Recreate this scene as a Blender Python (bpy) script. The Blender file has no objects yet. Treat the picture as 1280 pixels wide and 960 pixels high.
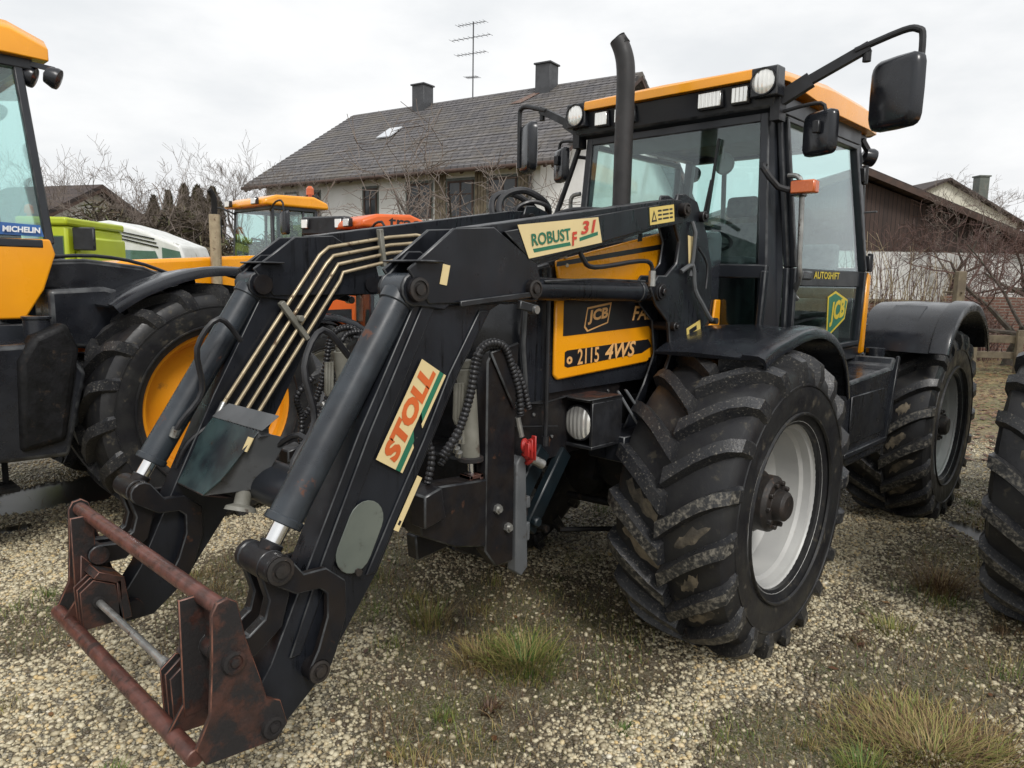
import bpy, math, random
import numpy as np
from mathutils import Vector, Matrix
R = math.radians
PI = math.pi
scene = bpy.context.scene
COL = scene.collection
random.seed(7)

# ------------------------------------------------------------------ mesh builder
_tc = {}
def text_geom(s, shear=0.0, bold=0.0):
    k = (s, shear, bold)
    if k in _tc: return _tc[k]
    cu = bpy.data.curves.new('lettering', 'FONT')
    cu.body = s; cu.shear = shear; cu.offset = bold; cu.resolution_u = 3
    ob = bpy.data.objects.new('lettering', cu); COL.objects.link(ob)
    dg = bpy.context.evaluated_depsgraph_get(); dg.update()
    me = bpy.data.meshes.new_from_object(ob.evaluated_get(dg))
    v = np.array([tuple(q.co) for q in me.vertices]); f = [tuple(p.vertices) for p in me.polygons]
    bpy.data.objects.remove(ob); bpy.data.curves.remove(cu); bpy.data.meshes.remove(me)
    mn, mx = v.min(0), v.max(0)
    v = (v[:, :2] - mn[:2]) / (mx[:2] - mn[:2])
    _tc[k] = (v, f); return _tc[k]

EDGE = {'black_paint': 'edge', 'worn_black_steel': 'edge', 'black_plastic': 'edge', 'cab_frame_black': 'edge', 'black_metal': 'edge', 'rusty_red_steel': 'edge_rust'}
class MB:
    def __init__(s): s.v = []; s.f = []; s.m = []
    def add(s, vs, fs, m=0):
        o = len(s.v); s.v += [tuple(v) for v in vs]
        for f in fs: s.f.append(tuple(i + o for i in f)); s.m.append(m)
        return s
    def box(s, x0, x1, y0, y1, z0, z1, m=0):
        return s.add([(x, y, z) for x in (x0, x1) for y in (y0, y1) for z in (z0, z1)],
                     [(0, 1, 3, 2), (4, 6, 7, 5), (0, 4, 5, 1), (2, 3, 7, 6), (0, 2, 6, 4), (1, 5, 7, 3)], m)
    def obox(s, c, sz, M, m=0):
        t = MB().box(-sz[0]/2, sz[0]/2, -sz[1]/2, sz[1]/2, -sz[2]/2, sz[2]/2)
        c = Vector(c)
        return s.add([c + M @ Vector(v) for v in t.v], t.f, m)
    def bar(s, a, b, w, h, m=0, up=(0, 0, 1)):
        a = Vector(a); b = Vector(b); d = (b - a); L = d.length; d.normalize()
        u = Vector(up)
        if abs(d.dot(u)) > .98: u = Vector((1, 0, 0))
        y = u.cross(d).normalized(); z = d.cross(y)
        M = Matrix((d, y, z)).transposed()
        return s.obox((a + b) / 2, (L, w, h), M, m)
    def prism(s, poly, a, b, axis='Y', m=0):
        n = len(poly)
        def P(p, t):
            if axis == 'Y': return (p[0], t, p[1])
            if axis == 'X': return (t, p[0], p[1])
            return (p[0], p[1], t)
        vs = [P(p, a) for p in poly] + [P(p, b) for p in poly]
        fs = [tuple(range(n)), tuple(range(2*n - 1, n - 1, -1))]
        fs += [(i, i + n, (i + 1) % n + n, (i + 1) % n) for i in range(n)]
        return s.add(vs, fs, m)
    def quad(s, a, b, c, d, m=0): return s.add([a, b, c, d], [(0, 1, 2, 3)], m)
    def slab(s, pts, n, t, m=0):
        n = Vector(n).normalized() * t; k = len(pts)
        vs = [Vector(p) for p in pts]; vs = vs + [p + n for p in vs]
        fs = [tuple(range(k)), tuple(range(2*k - 1, k - 1, -1))] + [(i, i + k, (i + 1) % k + k, (i + 1) % k) for i in range(k)]
        return s.add(vs, fs, m)
    def lathe(s, prof, o, ax, n=32, m=0, closed=False):
        o = Vector(o); ax = Vector(ax).normalized()
        u = ax.orthogonal().normalized(); w = ax.cross(u)
        k = len(prof); vs = []
        for i in range(n):
            t = 2*PI*i/n; d = u*math.cos(t) + w*math.sin(t)
            for r, h in prof: vs.append(o + d*r + ax*h)
        fs = []
        for i in range(n):
            j = (i + 1) % n
            for q in range(k - 1): fs.append((i*k + q, i*k + q + 1, j*k + q + 1, j*k + q))
            if closed: fs.append((i*k + k - 1, i*k, j*k, j*k + k - 1))
        if not closed:
            if prof[0][0] > 1e-4: fs.append(tuple(i*k for i in range(n))[::-1])
            if prof[-1][0] > 1e-4: fs.append(tuple(i*k + k - 1 for i in range(n)))
        return s.add(vs, fs, m)
    def cyl(s, a, b, r, r2=None, n=20, m=0):
        a = Vector(a); b = Vector(b); L = (b - a).length
        return s.lathe([(r, 0), (r if r2 is None else r2, L)], a, b - a, n, m)
    def tube(s, pts, r, n=8, m=0, sm=0, caps=True):
        P = [Vector(p) for p in pts]
        rad = list(r) if hasattr(r, '__len__') else [r]*len(P)
        if sm:
            Q = []; RR = []
            for i in range(len(P) - 1):
                p0 = P[max(i-1, 0)]; p1 = P[i]; p2 = P[i+1]; p3 = P[min(i+2, len(P)-1)]
                for k in range(sm):
                    t = k/sm
                    Q.append(.5*((2*p1) + (p2-p0)*t + (2*p0-5*p1+4*p2-p3)*t*t + (3*p1-p0-3*p2+p3)*t**3))
                    RR.append(rad[i]*(1-t) + rad[i+1]*t)
            Q.append(P[-1]); RR.append(rad[-1]); P, rad = Q, RR
        up = None; vs = []
        for i, p in enumerate(P):
            d = (P[min(i+1, len(P)-1)] - P[max(i-1, 0)])
            if d.length < 1e-9: d = Vector((0, 0, 1))
            d.normalize()
            if up is None: up = d.orthogonal().normalized()
            up = (up - d*up.dot(d))
            if up.length < 1e-6: up = d.orthogonal()
            up.normalize(); w = d.cross(up)
            for k in range(n):
                t = 2*PI*k/n; vs.append(p + (up*math.cos(t) + w*math.sin(t))*rad[i])
        fs = []
        for i in range(len(P) - 1):
            for k in range(n):
                l = (k+1) % n; fs.append((i*n+k, i*n+l, (i+1)*n+l, (i+1)*n+k))
        if caps: fs.append(tuple(range(n))[::-1]); fs.append(tuple((len(P)-1)*n + k for k in range(n)))
        return s.add(vs, fs, m)
    def strap(s, pts, hw, y0, y1, m=0, seg=5):
        P = [Vector((p[0], p[1])) for p in pts]; n = len(P)
        H = list(hw) if hasattr(hw, '__len__') else [hw]*n
        nor = []
        for i in range(n):
            d = (P[min(i+1, n-1)] - P[max(i-1, 0)]).normalized(); nor.append(Vector((-d.y, d.x)))
        L = [P[i] + nor[i]*H[i] for i in range(n)]; Rr = [P[i] - nor[i]*H[i] for i in range(n)]
        def arc(c, v, h, sgn):
            a0 = math.atan2(v.y, v.x); return [c + Vector((math.cos(a0 - PI*k/(seg+1)), math.sin(a0 - PI*k/(seg+1))))*h for k in range(1, seg+1)]
        poly = L + arc(P[-1], nor[-1], H[-1], 1) + Rr[::-1] + arc(P[0], -nor[0], H[0], 1)
        return s.prism([(p.x, p.y) for p in poly], y0, y1, 'Y', m)
    def text(s, st, o, U, V, w, h, m=0, shear=0., bold=0., lift=.0015):
        v, f = text_geom(st, shear, bold); o = Vector(o); U = Vector(U).normalized(); V = Vector(V).normalized(); N = U.cross(V)
        return s.add([o + U*(a*w) + V*(b*h) + N*lift for a, b in v], f, m)
    def poly(s, pts2, o, U, V, m=0, lift=.001):
        o = Vector(o); U = Vector(U).normalized(); V = Vector(V).normalized(); N = U.cross(V)
        return s.add([o + U*a + V*b + N*lift for a, b in pts2], [tuple(range(len(pts2)))], m)
    def mirrored(s):
        t = MB(); t.v = [(x, -y, z) for x, y, z in s.v]; t.f = [f[::-1] for f in s.f]; t.m = list(s.m); return t
    def build(s, name, mats, parent=None, bev=0.0, sharp=35, recalc=True, seg=1, org=None):
        me = bpy.data.meshes.new(name)
        vs = s.v
        if org is not None: vs = [(x-org[0], y-org[1], z-org[2]) for x, y, z in vs]
        me.from_pydata(vs, [], s.f)
        if not isinstance(mats, (list, tuple)): mats = [mats]
        mats = list(mats); ew = None
        if bev and len(mats) <= 2 and mats[0].name in EDGE: ew = len(mats); mats.append(M[EDGE[mats[0].name]])
        for m in mats: me.materials.append(m)
        me.polygons.foreach_set('material_index', s.m)
        if recalc:
            import bmesh
            bm = bmesh.new(); bm.from_mesh(me); bmesh.ops.recalc_face_normals(bm, faces=bm.faces); bm.to_mesh(me); bm.free()
        me.polygons.foreach_set('use_smooth', [True]*len(me.polygons))
        me.set_sharp_from_angle(angle=R(sharp))
        o = bpy.data.objects.new(name, me); COL.objects.link(o)
        if parent: o.parent = parent
        if org is not None: o.location = org
        if bev:
            b = o.modifiers.new('bevel', 'BEVEL'); b.width = bev; b.segments = seg; b.limit_method = 'ANGLE'; b.angle_limit = R(40); b.harden_normals = False
            if ew is not None: b.material = ew
        return o

def thing(name, label, cat, loc=(0, 0, 0), rz=0, group=None):
    o = bpy.data.objects.new(name, None); COL.objects.link(o); o.empty_display_size = .3
    o.location = loc; o.rotation_euler = (0, 0, rz); return tag(o, label, cat, group)
def tag(o, label=None, cat=None, group=None, kind=None):
    if label: o['label'] = label
    if cat: o['category'] = cat
    if group: o['group'] = group
    if kind: o['kind'] = kind
    return o

# ------------------------------------------------------------------ materials
def nmat(name):
    m = bpy.data.materials.new(name); m.use_nodes = True; nt = m.node_tree
    return m, nt, nt.nodes['Principled BSDF']
def N(nt, t, **k):
    n = nt.nodes.new(t)
    for a, b in k.items():
        if a.startswith('i_'): n.inputs[a[2:].replace('_', ' ')].default_value = b
        else: setattr(n, a, b)
    return n
def c4(c): return (c[0], c[1], c[2], 1)
def coords(nt, scale=(1, 1, 1)):
    tc = N(nt, 'ShaderNodeTexCoord'); mp = N(nt, 'ShaderNodeMapping'); mp.inputs['Scale'].default_value = scale
    nt.links.new(tc.outputs['Object'], mp.inputs['Vector']); return mp.outputs['Vector']
def noise(nt, vec, scale, detail=4, rough=.55):
    n = N(nt, 'ShaderNodeTexNoise'); n.inputs['Scale'].default_value = scale; n.inputs['Detail'].default_value = detail; n.inputs['Roughness'].default_value = rough
    nt.links.new(vec, n.inputs['Vector']); return n.outputs['Fac']
def ramp(nt, fac, lo, hi, a=0., b=1.):
    n = N(nt, 'ShaderNodeMapRange'); n.inputs['From Min'].default_value = lo; n.inputs['From Max'].default_value = hi
    n.inputs['To Min'].default_value = a; n.inputs['To Max'].default_value = b; n.interpolation_type = 'SMOOTHSTEP'
    nt.links.new(fac, n.inputs['Value']); return n.outputs['Result']
def mix(nt, fac, a, b):
    n = N(nt, 'ShaderNodeMix', data_type='RGBA')
    for s_, v in ((n.inputs[0], fac), (n.inputs[6], a), (n.inputs[7], b)):
        if hasattr(v, 'is_linked'): nt.links.new(v, s_)
        elif isinstance(v, (int, float)): s_.default_value = v
        else: s_.default_value = c4(v)
    return n.outputs[2]
def bump(nt, h, bs, strength=.3, dist=.01):
    b = N(nt, 'ShaderNodeBump'); b.inputs['Strength'].default_value = strength; b.inputs['Distance'].default_value = dist
    nt.links.new(h, b.inputs['Height']); nt.links.new(b.outputs['Normal'], bs.inputs['Normal'])
def surf(name, col, col2=None, rough=.5, rough2=None, metal=0., sc=6., streak=None, dirt=None, dsc=9., dthr=(.58, .7), bmp=0., bsc=40., bdist=.004, coat=0., spec=.5):
    m, nt, b = nmat(name)
    v = coords(nt)
    f = ramp(nt, noise(nt, v, sc), .35, .65)
    c = mix(nt, f, col, col2 or tuple(x*.8 for x in col))
    r = ramp(nt, noise(nt, v, sc*2.3, 5), .3, .7, rough, rough2 if rough2 is not None else rough+.12)
    if streak:
        vs = coords(nt, (1, 1, .05)); sf0 = ramp(nt, noise(nt, vs, streak[3], 3, .6), .50, .66); big = ramp(nt, noise(nt, v, 3.2, 4), .42, .66, .05, .8)
        sm_ = N(nt, 'ShaderNodeMath', operation='MULTIPLY'); nt.links.new(sf0, sm_.inputs[0]); nt.links.new(big, sm_.inputs[1]); sf = sm_.outputs[0]
        c = mix(nt, sf, c, streak[:3])
        mm = N(nt, 'ShaderNodeMath', operation='MULTIPLY_ADD'); mm.inputs[1].default_value = -.18
        nt.links.new(sf, mm.inputs[0]); nt.links.new(r, mm.inputs[2]); r = mm.outputs[0]
    if dirt:
        df = ramp(nt, noise(nt, v, dsc, 7, .65), dthr[0], dthr[1])
        c = mix(nt, df, c, dirt)
        mm = N(nt, 'ShaderNodeMath', operation='MAXIMUM'); s2 = ramp(nt, df, 0, 1, 0, .8)
        nt.links.new(r, mm.inputs[0]); nt.links.new(s2, mm.inputs[1]); r = mm.outputs[0]
    nt.links.new(c, b.inputs['Base Color']); nt.links.new(r, b.inputs['Roughness'])
    b.inputs['Metallic'].default_value = metal; b.inputs['Coat Weight'].default_value = coat; b.inputs['Coat Roughness'].default_value = .15
    b.inputs['Specular IOR Level'].default_value = spec
    if bmp: bump(nt, noise(nt, v, bsc, 5, .6), b, bmp, bdist)
    return m
M = {}
M['black'] = surf('black_paint', (.014, .016, .021), (.009, .010, .013), .26, .44, sc=5, streak=(.002, .0025, .003, 60), dirt=(.09, .085, .075), dsc=45, dthr=(.68, .76), bmp=.12, bsc=60, bdist=.002, spec=.32)
M['black_plain'] = surf('black_metal', (.014, .015, .018), (.007, .007, .008), .42, .62, sc=9, dirt=(.055, .042, .03), dsc=14, dthr=(.6, .8), bmp=.15, bdist=.002)
M['frame'] = surf('cab_frame_black', (.018, .021, .027), (.012, .014, .018), .3, .42, sc=3, dirt=(.05, .05, .05), dsc=20, dthr=(.68, .85))
M['plastic'] = surf('black_plastic', (.017, .019, .024), (.010, .011, .014), .14, .32, sc=4, dirt=(.07, .068, .06), dsc=16, dthr=(.66, .85), bmp=.05, bsc=90, bdist=.001)
M['edge'] = surf('worn_edge', (.012, .013, .016), (.055, .058, .06), .3, .4, sc=14)
M['edge_rust'] = surf('worn_rust_edge', (.05, .022, .016), (.20, .085, .055), .4, .5, sc=16)
M['engine'] = surf('oily_black', (.009, .009, .01), (.004, .004, .004), .45, .7, sc=12, dirt=(.04, .028, .02), dsc=18, dthr=(.58, .75), bmp=.4, bsc=25, bdist=.01, spec=.2)
M['yellow'] = surf('yellow_paint', (.88, .355, .005), (.80, .31, .005), .22, .34, sc=2, dirt=(.30, .13, .02), dsc=16, dthr=(.7, .88), coat=.4)
M['orange'] = surf('orange_paint', (.72, .13, .02), (.62, .11, .016), .3, .4, sc=3)
M['lime'] = surf('lime_paint', (.42, .50, .02), (.38, .45, .02), .3, .4, sc=2)
M['white'] = surf('white_paint', (.74, .75, .73), (.62, .63, .60), .3, .45, sc=3, dirt=(.35, .34, .3), dsc=5)
M['rubber'] = surf('tyre_rubber', (.015, .015, .017), (.024, .024, .024), .28, .50, sc=7, dirt=(.075, .066, .05), dsc=16, dthr=(.56, .72), bmp=.3, bsc=60, bdist=.003, spec=.35)
M['lug'] = surf('tyre_lug', (.020, .021, .024), (.030, .030, .031), .26, .46, sc=9, dirt=(.17, .158, .135), dsc=95, dthr=(.56, .68), spec=.38, bmp=.5, bsc=110, bdist=.004)
M['lug_side'] = surf('gritty_lug_side', (.016, .017, .019), (.03, .03, .03), .4, .6, sc=9, dirt=(.19, .175, .145), dsc=48, dthr=(.44, .68), bmp=.6, bsc=110, bdist=.004)
M['mud'] = surf('dried_mud', (.19, .158, .11), (.06, .052, .04), .75, .9, sc=14, bmp=.6, bsc=60, bdist=.006)
M['rim'] = surf('grey_rim', (.50, .50, .48), (.42, .42, .41), .38, .5, metal=.15, sc=3, dirt=(.2, .14, .09), dsc=9, dthr=(.62, .8))
M['rim_yellow'] = surf('yellow_rim', (.75, .29, .008), (.68, .25, .008), .4, .5, sc=3, dirt=(.2, .1, .03), dsc=7, dthr=(.62, .8))
M['hub'] = surf('rusty_hub', (.016, .014, .013), (.026, .02, .017), .45, .65, sc=12, dirt=(.08, .05, .035), dsc=25, bmp=.4, bsc=50)
M['rust'] = surf('rusty_red_steel', (.070, .029, .021), (.034, .018, .015), .35, .6, sc=13, dirt=(.012, .010, .010), dsc=8, dthr=(.43, .56), bmp=.5, bsc=70, bdist=.004)
M['rust_bar'] = surf('rusty_bar', (.135, .052, .040), (.065, .027, .021), .28, .5, sc=19, dirt=(.035, .018, .014), dsc=13, dthr=(.52, .66), bmp=.3, bsc=80, bdist=.002)
M['rust_black'] = surf('worn_black_steel', (.008, .008, .010), (.014, .011, .010), .32, .55, sc=9, dirt=(.07, .032, .018), dsc=16, dthr=(.63, .74), bmp=.3, bsc=60, bdist=.003, spec=.28)
M['cyl'] = surf('cylinder_paint', (.030, .037, .045), (.015, .018, .023), .26, .42, sc=7, dirt=(.10, .042, .026), dsc=8, dthr=(.635, .68), bmp=.1, bsc=60, bdist=.002)
M['chrome'] = surf('chrome_rod', (.8, .8, .8), (.7, .7, .7), .08, .16, metal=1.)
M['greycyl'] = surf('grey_cylinder', (.22, .215, .185), (.15, .145, .12), .4, .6, sc=8, dirt=(.05, .03, .02), dsc=12)
M['greyplate'] = surf('grey_plate', (.125, .14, .12), (.095, .11, .095), .4, .55, sc=5, dirt=(.07, .07, .06), dsc=20)
M['strip'] = surf('grey_strip', (.12, .125, .13), (.08, .085, .09), .45, .6, sc=5, dirt=(.05, .045, .04), dsc=14)
M['teal'] = surf('teal_painted_cover', (.04, .068, .07), (.010, .014, .018), .25, .4, sc=5, dirt=(.05, .025, .015), dsc=11, dthr=(.62, .72))
M['pipe'] = surf('tan_zinc_pipe', (.46, .38, .25), (.36, .29, .19), .32, .45, metal=.45, sc=12, dirt=(.12, .07, .04), dsc=18)
M['hose'] = surf('rubber_hose', (.012, .012, .014), (.02, .02, .022), .35, .5, sc=20)
M['exhaust'] = surf('dark_exhaust', (.028, .026, .026), (.018, .017, .017), .5, .62, sc=8, dirt=(.05, .035, .03), dsc=9)
M['exhaust_black'] = surf('exhaust_black', (.003, .003, .003), (.002, .002, .002), .8)  # near black, for the stack's outlet cup and the far exhaust's tip
M['steel'] = surf('bare_steel', (.45, .45, .43), (.3, .3, .29), .3, .45, metal=.8, sc=15, dirt=(.1, .06, .04), dsc=20)
M['sticker'] = surf('cream_sticker', (.72, .58, .30), (.66, .53, .28), .4, sc=3)
M['sticker_y'] = surf('yellow_sticker', (.72, .55, .16), (.65, .5, .15), .4, sc=3)
M['s_green'] = surf('green_print', (.02, .16, .09), (.02, .14, .08), .4)
M['s_orange'] = surf('orange_print', (.62, .13, .03), (.55, .11, .025), .4)
M['s_red'] = surf('red_print', (.55, .06, .03), (.5, .05, .03), .4)
M['s_black'] = surf('black_print', (.012, .012, .014), (.01, .01, .012), .3)
M['s_pale'] = surf('pale_orange_print', (.75, .42, .16), (.7, .38, .14), .35)
M['s_white'] = surf('white_print', (.75, .76, .76), (.7, .7, .7), .35)
M['s_blue'] = surf('blue_print', (.03, .12, .35), (.03, .1, .3), .35)
M['s_yell'] = surf('yellow_print', (.62, .48, .03), (.55, .42, .03), .35)
M['seat'] = surf('grey_seat_fabric', (.15, .15, .145), (.10, .10, .10), .85, sc=20)
M['dash'] = surf('cab_interior', (.03, .032, .034), (.02, .02, .022), .6, sc=8)
M['cabfloor'] = surf('cab_trim', (.20, .215, .195), (.16, .17, .155), .7, sc=6)
M['red'] = surf('red_coupling', (.4, .025, .02), (.3, .02, .018), .4)
M['amber'] = surf('amber_lens', (.60, .13, .02), (.5, .1, .02), .2, coat=.5)
M['steelblue'] = surf('blue_black_paint', (.007, .013, .017), (.005, .008, .010), .3, .45, sc=6)
# lamp lens
m, nt, b = nmat('lamp_lens'); v = coords(nt)
b.inputs['Base Color'].default_value = (.90, .89, .84, 1); b.inputs['Metallic'].default_value = .55; b.inputs['Roughness'].default_value = .14; b.inputs['Coat Weight'].default_value = 1
w_ = N(nt, 'ShaderNodeTexWave'); w_.inputs['Scale'].default_value = 14; w_.bands_direction = 'Y'; nt.links.new(v, w_.inputs['Vector']); bump(nt, w_.outputs['Fac'], b, .35, .006); M['lens'] = m
# thin glass
def glass(name, tint, refl=1.0):
    m = bpy.data.materials.new(name); m.use_nodes = True; nt = m.node_tree; nt.nodes.clear()
    o = N(nt, 'ShaderNodeOutputMaterial'); mx = N(nt, 'ShaderNodeMixShader'); t = N(nt, 'ShaderNodeBsdfTransparent'); g = N(nt, 'ShaderNodeBsdfGlossy')
    t.inputs['Color'].default_value = c4(tint); g.inputs['Roughness'].default_value = .03; g.inputs['Color'].default_value = (.95, .97, 1, 1)
    ge = N(nt, 'ShaderNodeNewGeometry'); dt = N(nt, 'ShaderNodeVectorMath', operation='DOT_PRODUCT'); nt.links.new(ge.outputs['Incoming'], dt.inputs[0]); nt.links.new(ge.outputs['Normal'], dt.inputs[1])
    ab = N(nt, 'ShaderNodeMath', operation='ABSOLUTE'); nt.links.new(dt.outputs['Value'], ab.inputs[0])
    om = N(nt, 'ShaderNodeMath', operation='SUBTRACT'); om.inputs[0].default_value = 1.; nt.links.new(ab.outputs[0], om.inputs[1])
    pw = N(nt, 'ShaderNodeMath', operation='POWER'); pw.inputs[1].default_value = 5.; nt.links.new(om.outputs[0], pw.inputs[0])
    mu = N(nt, 'ShaderNodeMath', operation='MULTIPLY_ADD'); mu.inputs[1].default_value = .9*refl; mu.inputs[2].default_value = .045*refl; nt.links.new(pw.outputs[0], mu.inputs[0])
    nt.links.new(mu.outputs[0], mx.inputs[0]); nt.links.new(t.outputs[0], mx.inputs[1]); nt.links.new(g.outputs[0], mx.inputs[2]); nt.links.new(mx.outputs[0], o.inputs[0])
    return m
M['glass'] = glass('tinted_cab_glass', (.87, .965, .95), 1.3)
M['glass_dark'] = glass('dark_cab_glass', (.62, .72, .70), 1.1)

# ------------------------------------------------------------------ camera, world, sun
CAM = dict(f=909.4, yaw=43.458, pitch=8.093, roll=.977, c=(3.262, 2.385, 1.705))
def make_camera():
    y, p, r = R(CAM['yaw']), R(CAM['pitch']), R(CAM['roll'])
    F = Vector((-math.cos(y)*math.cos(p), -math.sin(y)*math.cos(p), -math.sin(p)))
    R0 = F.cross(Vector((0, 0, 1))).normalized(); U0 = R0.cross(F)
    Rt = R0*math.cos(r) + U0*math.sin(r); U = U0*math.cos(r) - R0*math.sin(r)
    cd = bpy.data.cameras.new('camera'); cd.sensor_width = 36; cd.lens = CAM['f']/1280*36; cd.clip_start = .05; cd.clip_end = 2000
    o = bpy.data.objects.new('camera', cd); COL.objects.link(o)
    mt = Matrix((Rt, U, -F)).transposed().to_4x4(); mt.translation = CAM['c']; o.matrix_world = mt
    scene.camera = o
make_camera()
def make_world():
    w = bpy.data.worlds.new('World'); scene.world = w; w.use_nodes = True; nt = w.node_tree
    bg = nt.nodes['Background']
    sky = N(nt, 'ShaderNodeTexSky', sky_type='NISHITA'); sky.sun_disc = False
    sky.sun_elevation = R(48); sky.sun_rotation = R(SUN_ROT); sky.air_density = 2.; sky.dust_density = 6.; sky.ozone_density = 1.
    hs = N(nt, 'ShaderNodeHueSaturation'); hs.inputs['Saturation'].default_value = .10; hs.inputs['Value'].default_value = 1.
    nt.links.new(sky.outputs[0], hs.inputs['Color'])
    tc = N(nt, 'ShaderNodeTexCoord'); mp = N(nt, 'ShaderNodeMapping'); mp.inputs['Scale'].default_value = (1.2, 1.2, 3.2)
    nt.links.new(tc.outputs['Generated'], mp.inputs['Vector'])
    n1 = noise(nt, mp.outputs['Vector'], 2.2, 7, .55)
    cl = mix(nt, ramp(nt, n1, .32, .66), (7.5, 7.75, 8.0), (9.5, 9.55, 9.6))
    mx = mix(nt, .80, hs.outputs['Color'], cl)
    nt.links.new(mx, bg.inputs['Color']); bg.inputs['Strength'].default_value = .098
SUN_ROT = 25.
make_world()

def make_sun():
    l = bpy.data.lights.new('sun', 'SUN'); l.energy = 1.5; l.angle = R(14); l.color = (1, .97, .93)
    o = bpy.data.objects.new('sun', l); COL.objects.link(o)
    el, az = R(48), R(90 - SUN_ROT)     # direction to the sun
    d = Vector((math.cos(el)*math.cos(az), math.cos(el)*math.sin(az), math.sin(el)))
    o.rotation_euler = d.to_track_quat('Z', 'Y').to_euler(); o.location = (0, 0, 20)
make_sun()
vs = scene.view_settings; vs.view_transform = 'Standard'; vs.look = 'None'; vs.gamma = 1; vs.exposure = 0.34
cy = scene.cycles; cy.max_bounces = 6; cy.transparent_max_bounces = 16; cy.diffuse_bounces = 3; cy.glossy_bounces = 3; cy.caustics_reflective = False; cy.caustics_refractive = False
# ------------------------------------------------------------------ shared vehicle pieces
def wheel(root, hx, yo, hz, Rr, W, rr, s, rim='rim', tyre='rubber', lug='lug', nl=20, muddy=False, deep=1.0, seed=0):
    """yo = outer face of the tyre, s = +1 when it faces +Y; returns the wheel part (rim) with tyre and hub below it"""
    k = Rr/.725; rnd = random.Random(seed)
    yc = yo - s*W/2; h = W/2
    def P(r, th, y):
        z = hz + r*math.sin(th); return (hx + r*math.cos(th), yc + s*y, max(z, -.012 - .01*rnd.random() if z < -.012 else z))
    def ring(prof, n, m=0, mb=None, closed=False):
        vs = [P(r, 2*PI*i/n, y) for i in range(n) for r, y in prof]; q = len(prof); fs = []
        for i in range(n):
            j = (i+1) % n
            for a in range(q-1): fs.append((i*q+a, i*q+a+1, j*q+a+1, j*q+a))
            if closed: fs.append((i*q+q-1, i*q, j*q, j*q+q-1))
        mb.add(vs, fs, m)
    f = lambda r: rr + (r-.40)*(Rr-rr)/(.725-.40)        # map reference radii to this tyre
    T = MB()
    half = [(.392, .86), (.402, .885), (.43, .93), (.47, .985), (.53, 1.0), (.585, .995), (.63, .965), (.655, .90), (.669, .76), (.676, .5), (.679, .2)]
    prof = [(f(a), b*h) for a, b in half] + [(f(a), -b*h) for a, b in half[::-1]]
    ring(prof, 72, 0, T, closed=True)
    # raised bead ring lines on the sidewall
    for ra in (.445, .575):
        ring([(f(ra-.008), .972*h), (f(ra-.004), 1.012*h), (f(ra+.004), 1.014*h), (f(ra+.008), .975*h)], 72, 0, T)
    st = [(-.03, .686, 0, 1, 0), (.2, .686, .075, 1, 0), (.42, .684, .155, 1, .02), (.64, .679, .225, .99, .1), (.80, .668, .272, .95, .3), (.91, .652, .303, .75, .66), (.975, .625, .325, .4, .92), (.992, .585, .335, .05, 1.)]
    for sd in (1, -1):
        for i in range(nl):
            th0 = 2*PI*(i + (.5 if sd < 0 else 0))/nl + rnd.uniform(-.006, .006)
            vs = []
            for q, (y, r, dt, nr, ny) in enumerate(st):
                hgt = (.050 if q < 6 else (.026 if q == 6 else .008))*k
                wb, wt = .046*k/(Rr), .030*k/(Rr)
                if q == 0: wb *= 1.15; wt *= 1.2
                if q >= 6: wb *= 1.1
                rb = f(r) - .012
                for (dw, up) in ((-wb, 0), (-wt, 1), (wt, 1), (wb, 0)):
                    r2 = rb + (hgt+.012*nr)*up*nr; y2 = y*h + (hgt*up)*ny*.9
                    vs.append(P(min(r2, Rr+.006*k) if q < 5 else r2, th0 + dt*.92 + dw, sd*y2))
            fs = []
            for q in range(len(st)-1):
                for a in range(3): fs.append((q*4+a, q*4+a+1, q*4+a+5, q*4+a+4))
            fs += [(0, 1, 2, 3), tuple(len(vs)-4+a for a in (3, 2, 1, 0))]
            T.add(vs, fs, 1)
            if muddy and math.sin(th0 + .25) < .25 + .3*rnd.random():      # worn, gritty tread faces low on the wheel
                for q in range(len(st)-2): T.m[len(T.m)-len(fs)+q*3+1] = 3
            if muddy and rnd.random() < .6 and math.sin(th0 + .2) < .55:      # mud packed between two lugs
                vv = []; rows = []; ya, yb_ = rnd.uniform(.05, .3), rnd.uniform(.5, .85); ns = 9
                for q in range(ns):
                    u = q/(ns-1); y = ya + (yb_-ya)*u; dt = np.interp(y, [z[0] for z in st], [z[2] for z in st])*.92; r = f(np.interp(y, [z[0] for z in st], [z[1] for z in st]) - .008)
                    w_ = (PI/nl*.62)*math.sin(PI*min(max(u, .08), .92))**.5*rnd.uniform(.45, 1.); c_ = th0 + dt + PI/nl + rnd.uniform(-.02, .02)
                    for (a, up) in ((-1, -.003), (-.5, .004), (0, .006), (.5, .004), (1, -.003)): vv.append(P(r + up + rnd.uniform(-.001, .001), c_ + a*w_, sd*y*h))
                T.add(vv, [(q*5+a, q*5+a+1, (q+1)*5+a+1, (q+1)*5+a) for q in range(ns-1) for a in range(4)], 2)
    # rim
    D = MB(); b = .86*h; q = rr/.40
    pr = [(.392*q, b-.03), (.400*q, b-.02), (.414*q, b-.004), (.416*q, b+.008), (.407*q, b+.010), (.398*q, b-.004), (.388*q, b-.028), (.372*q, b-.034),
          (.366*q, b-.07), (.350*q, b-.085), (.345*q, b-.15*deep), (.338*q, b-.20*deep), (.30*q, b-.235*deep), (.20*q, b-.225*deep), (.14*q, b-.19*deep), (.12*q, b-.19*deep)]
    ring(pr, 64, 0, D)
    ring([(.12*q, b-.19*deep), (.02, b-.19*deep)], 64, 0, D)
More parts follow.
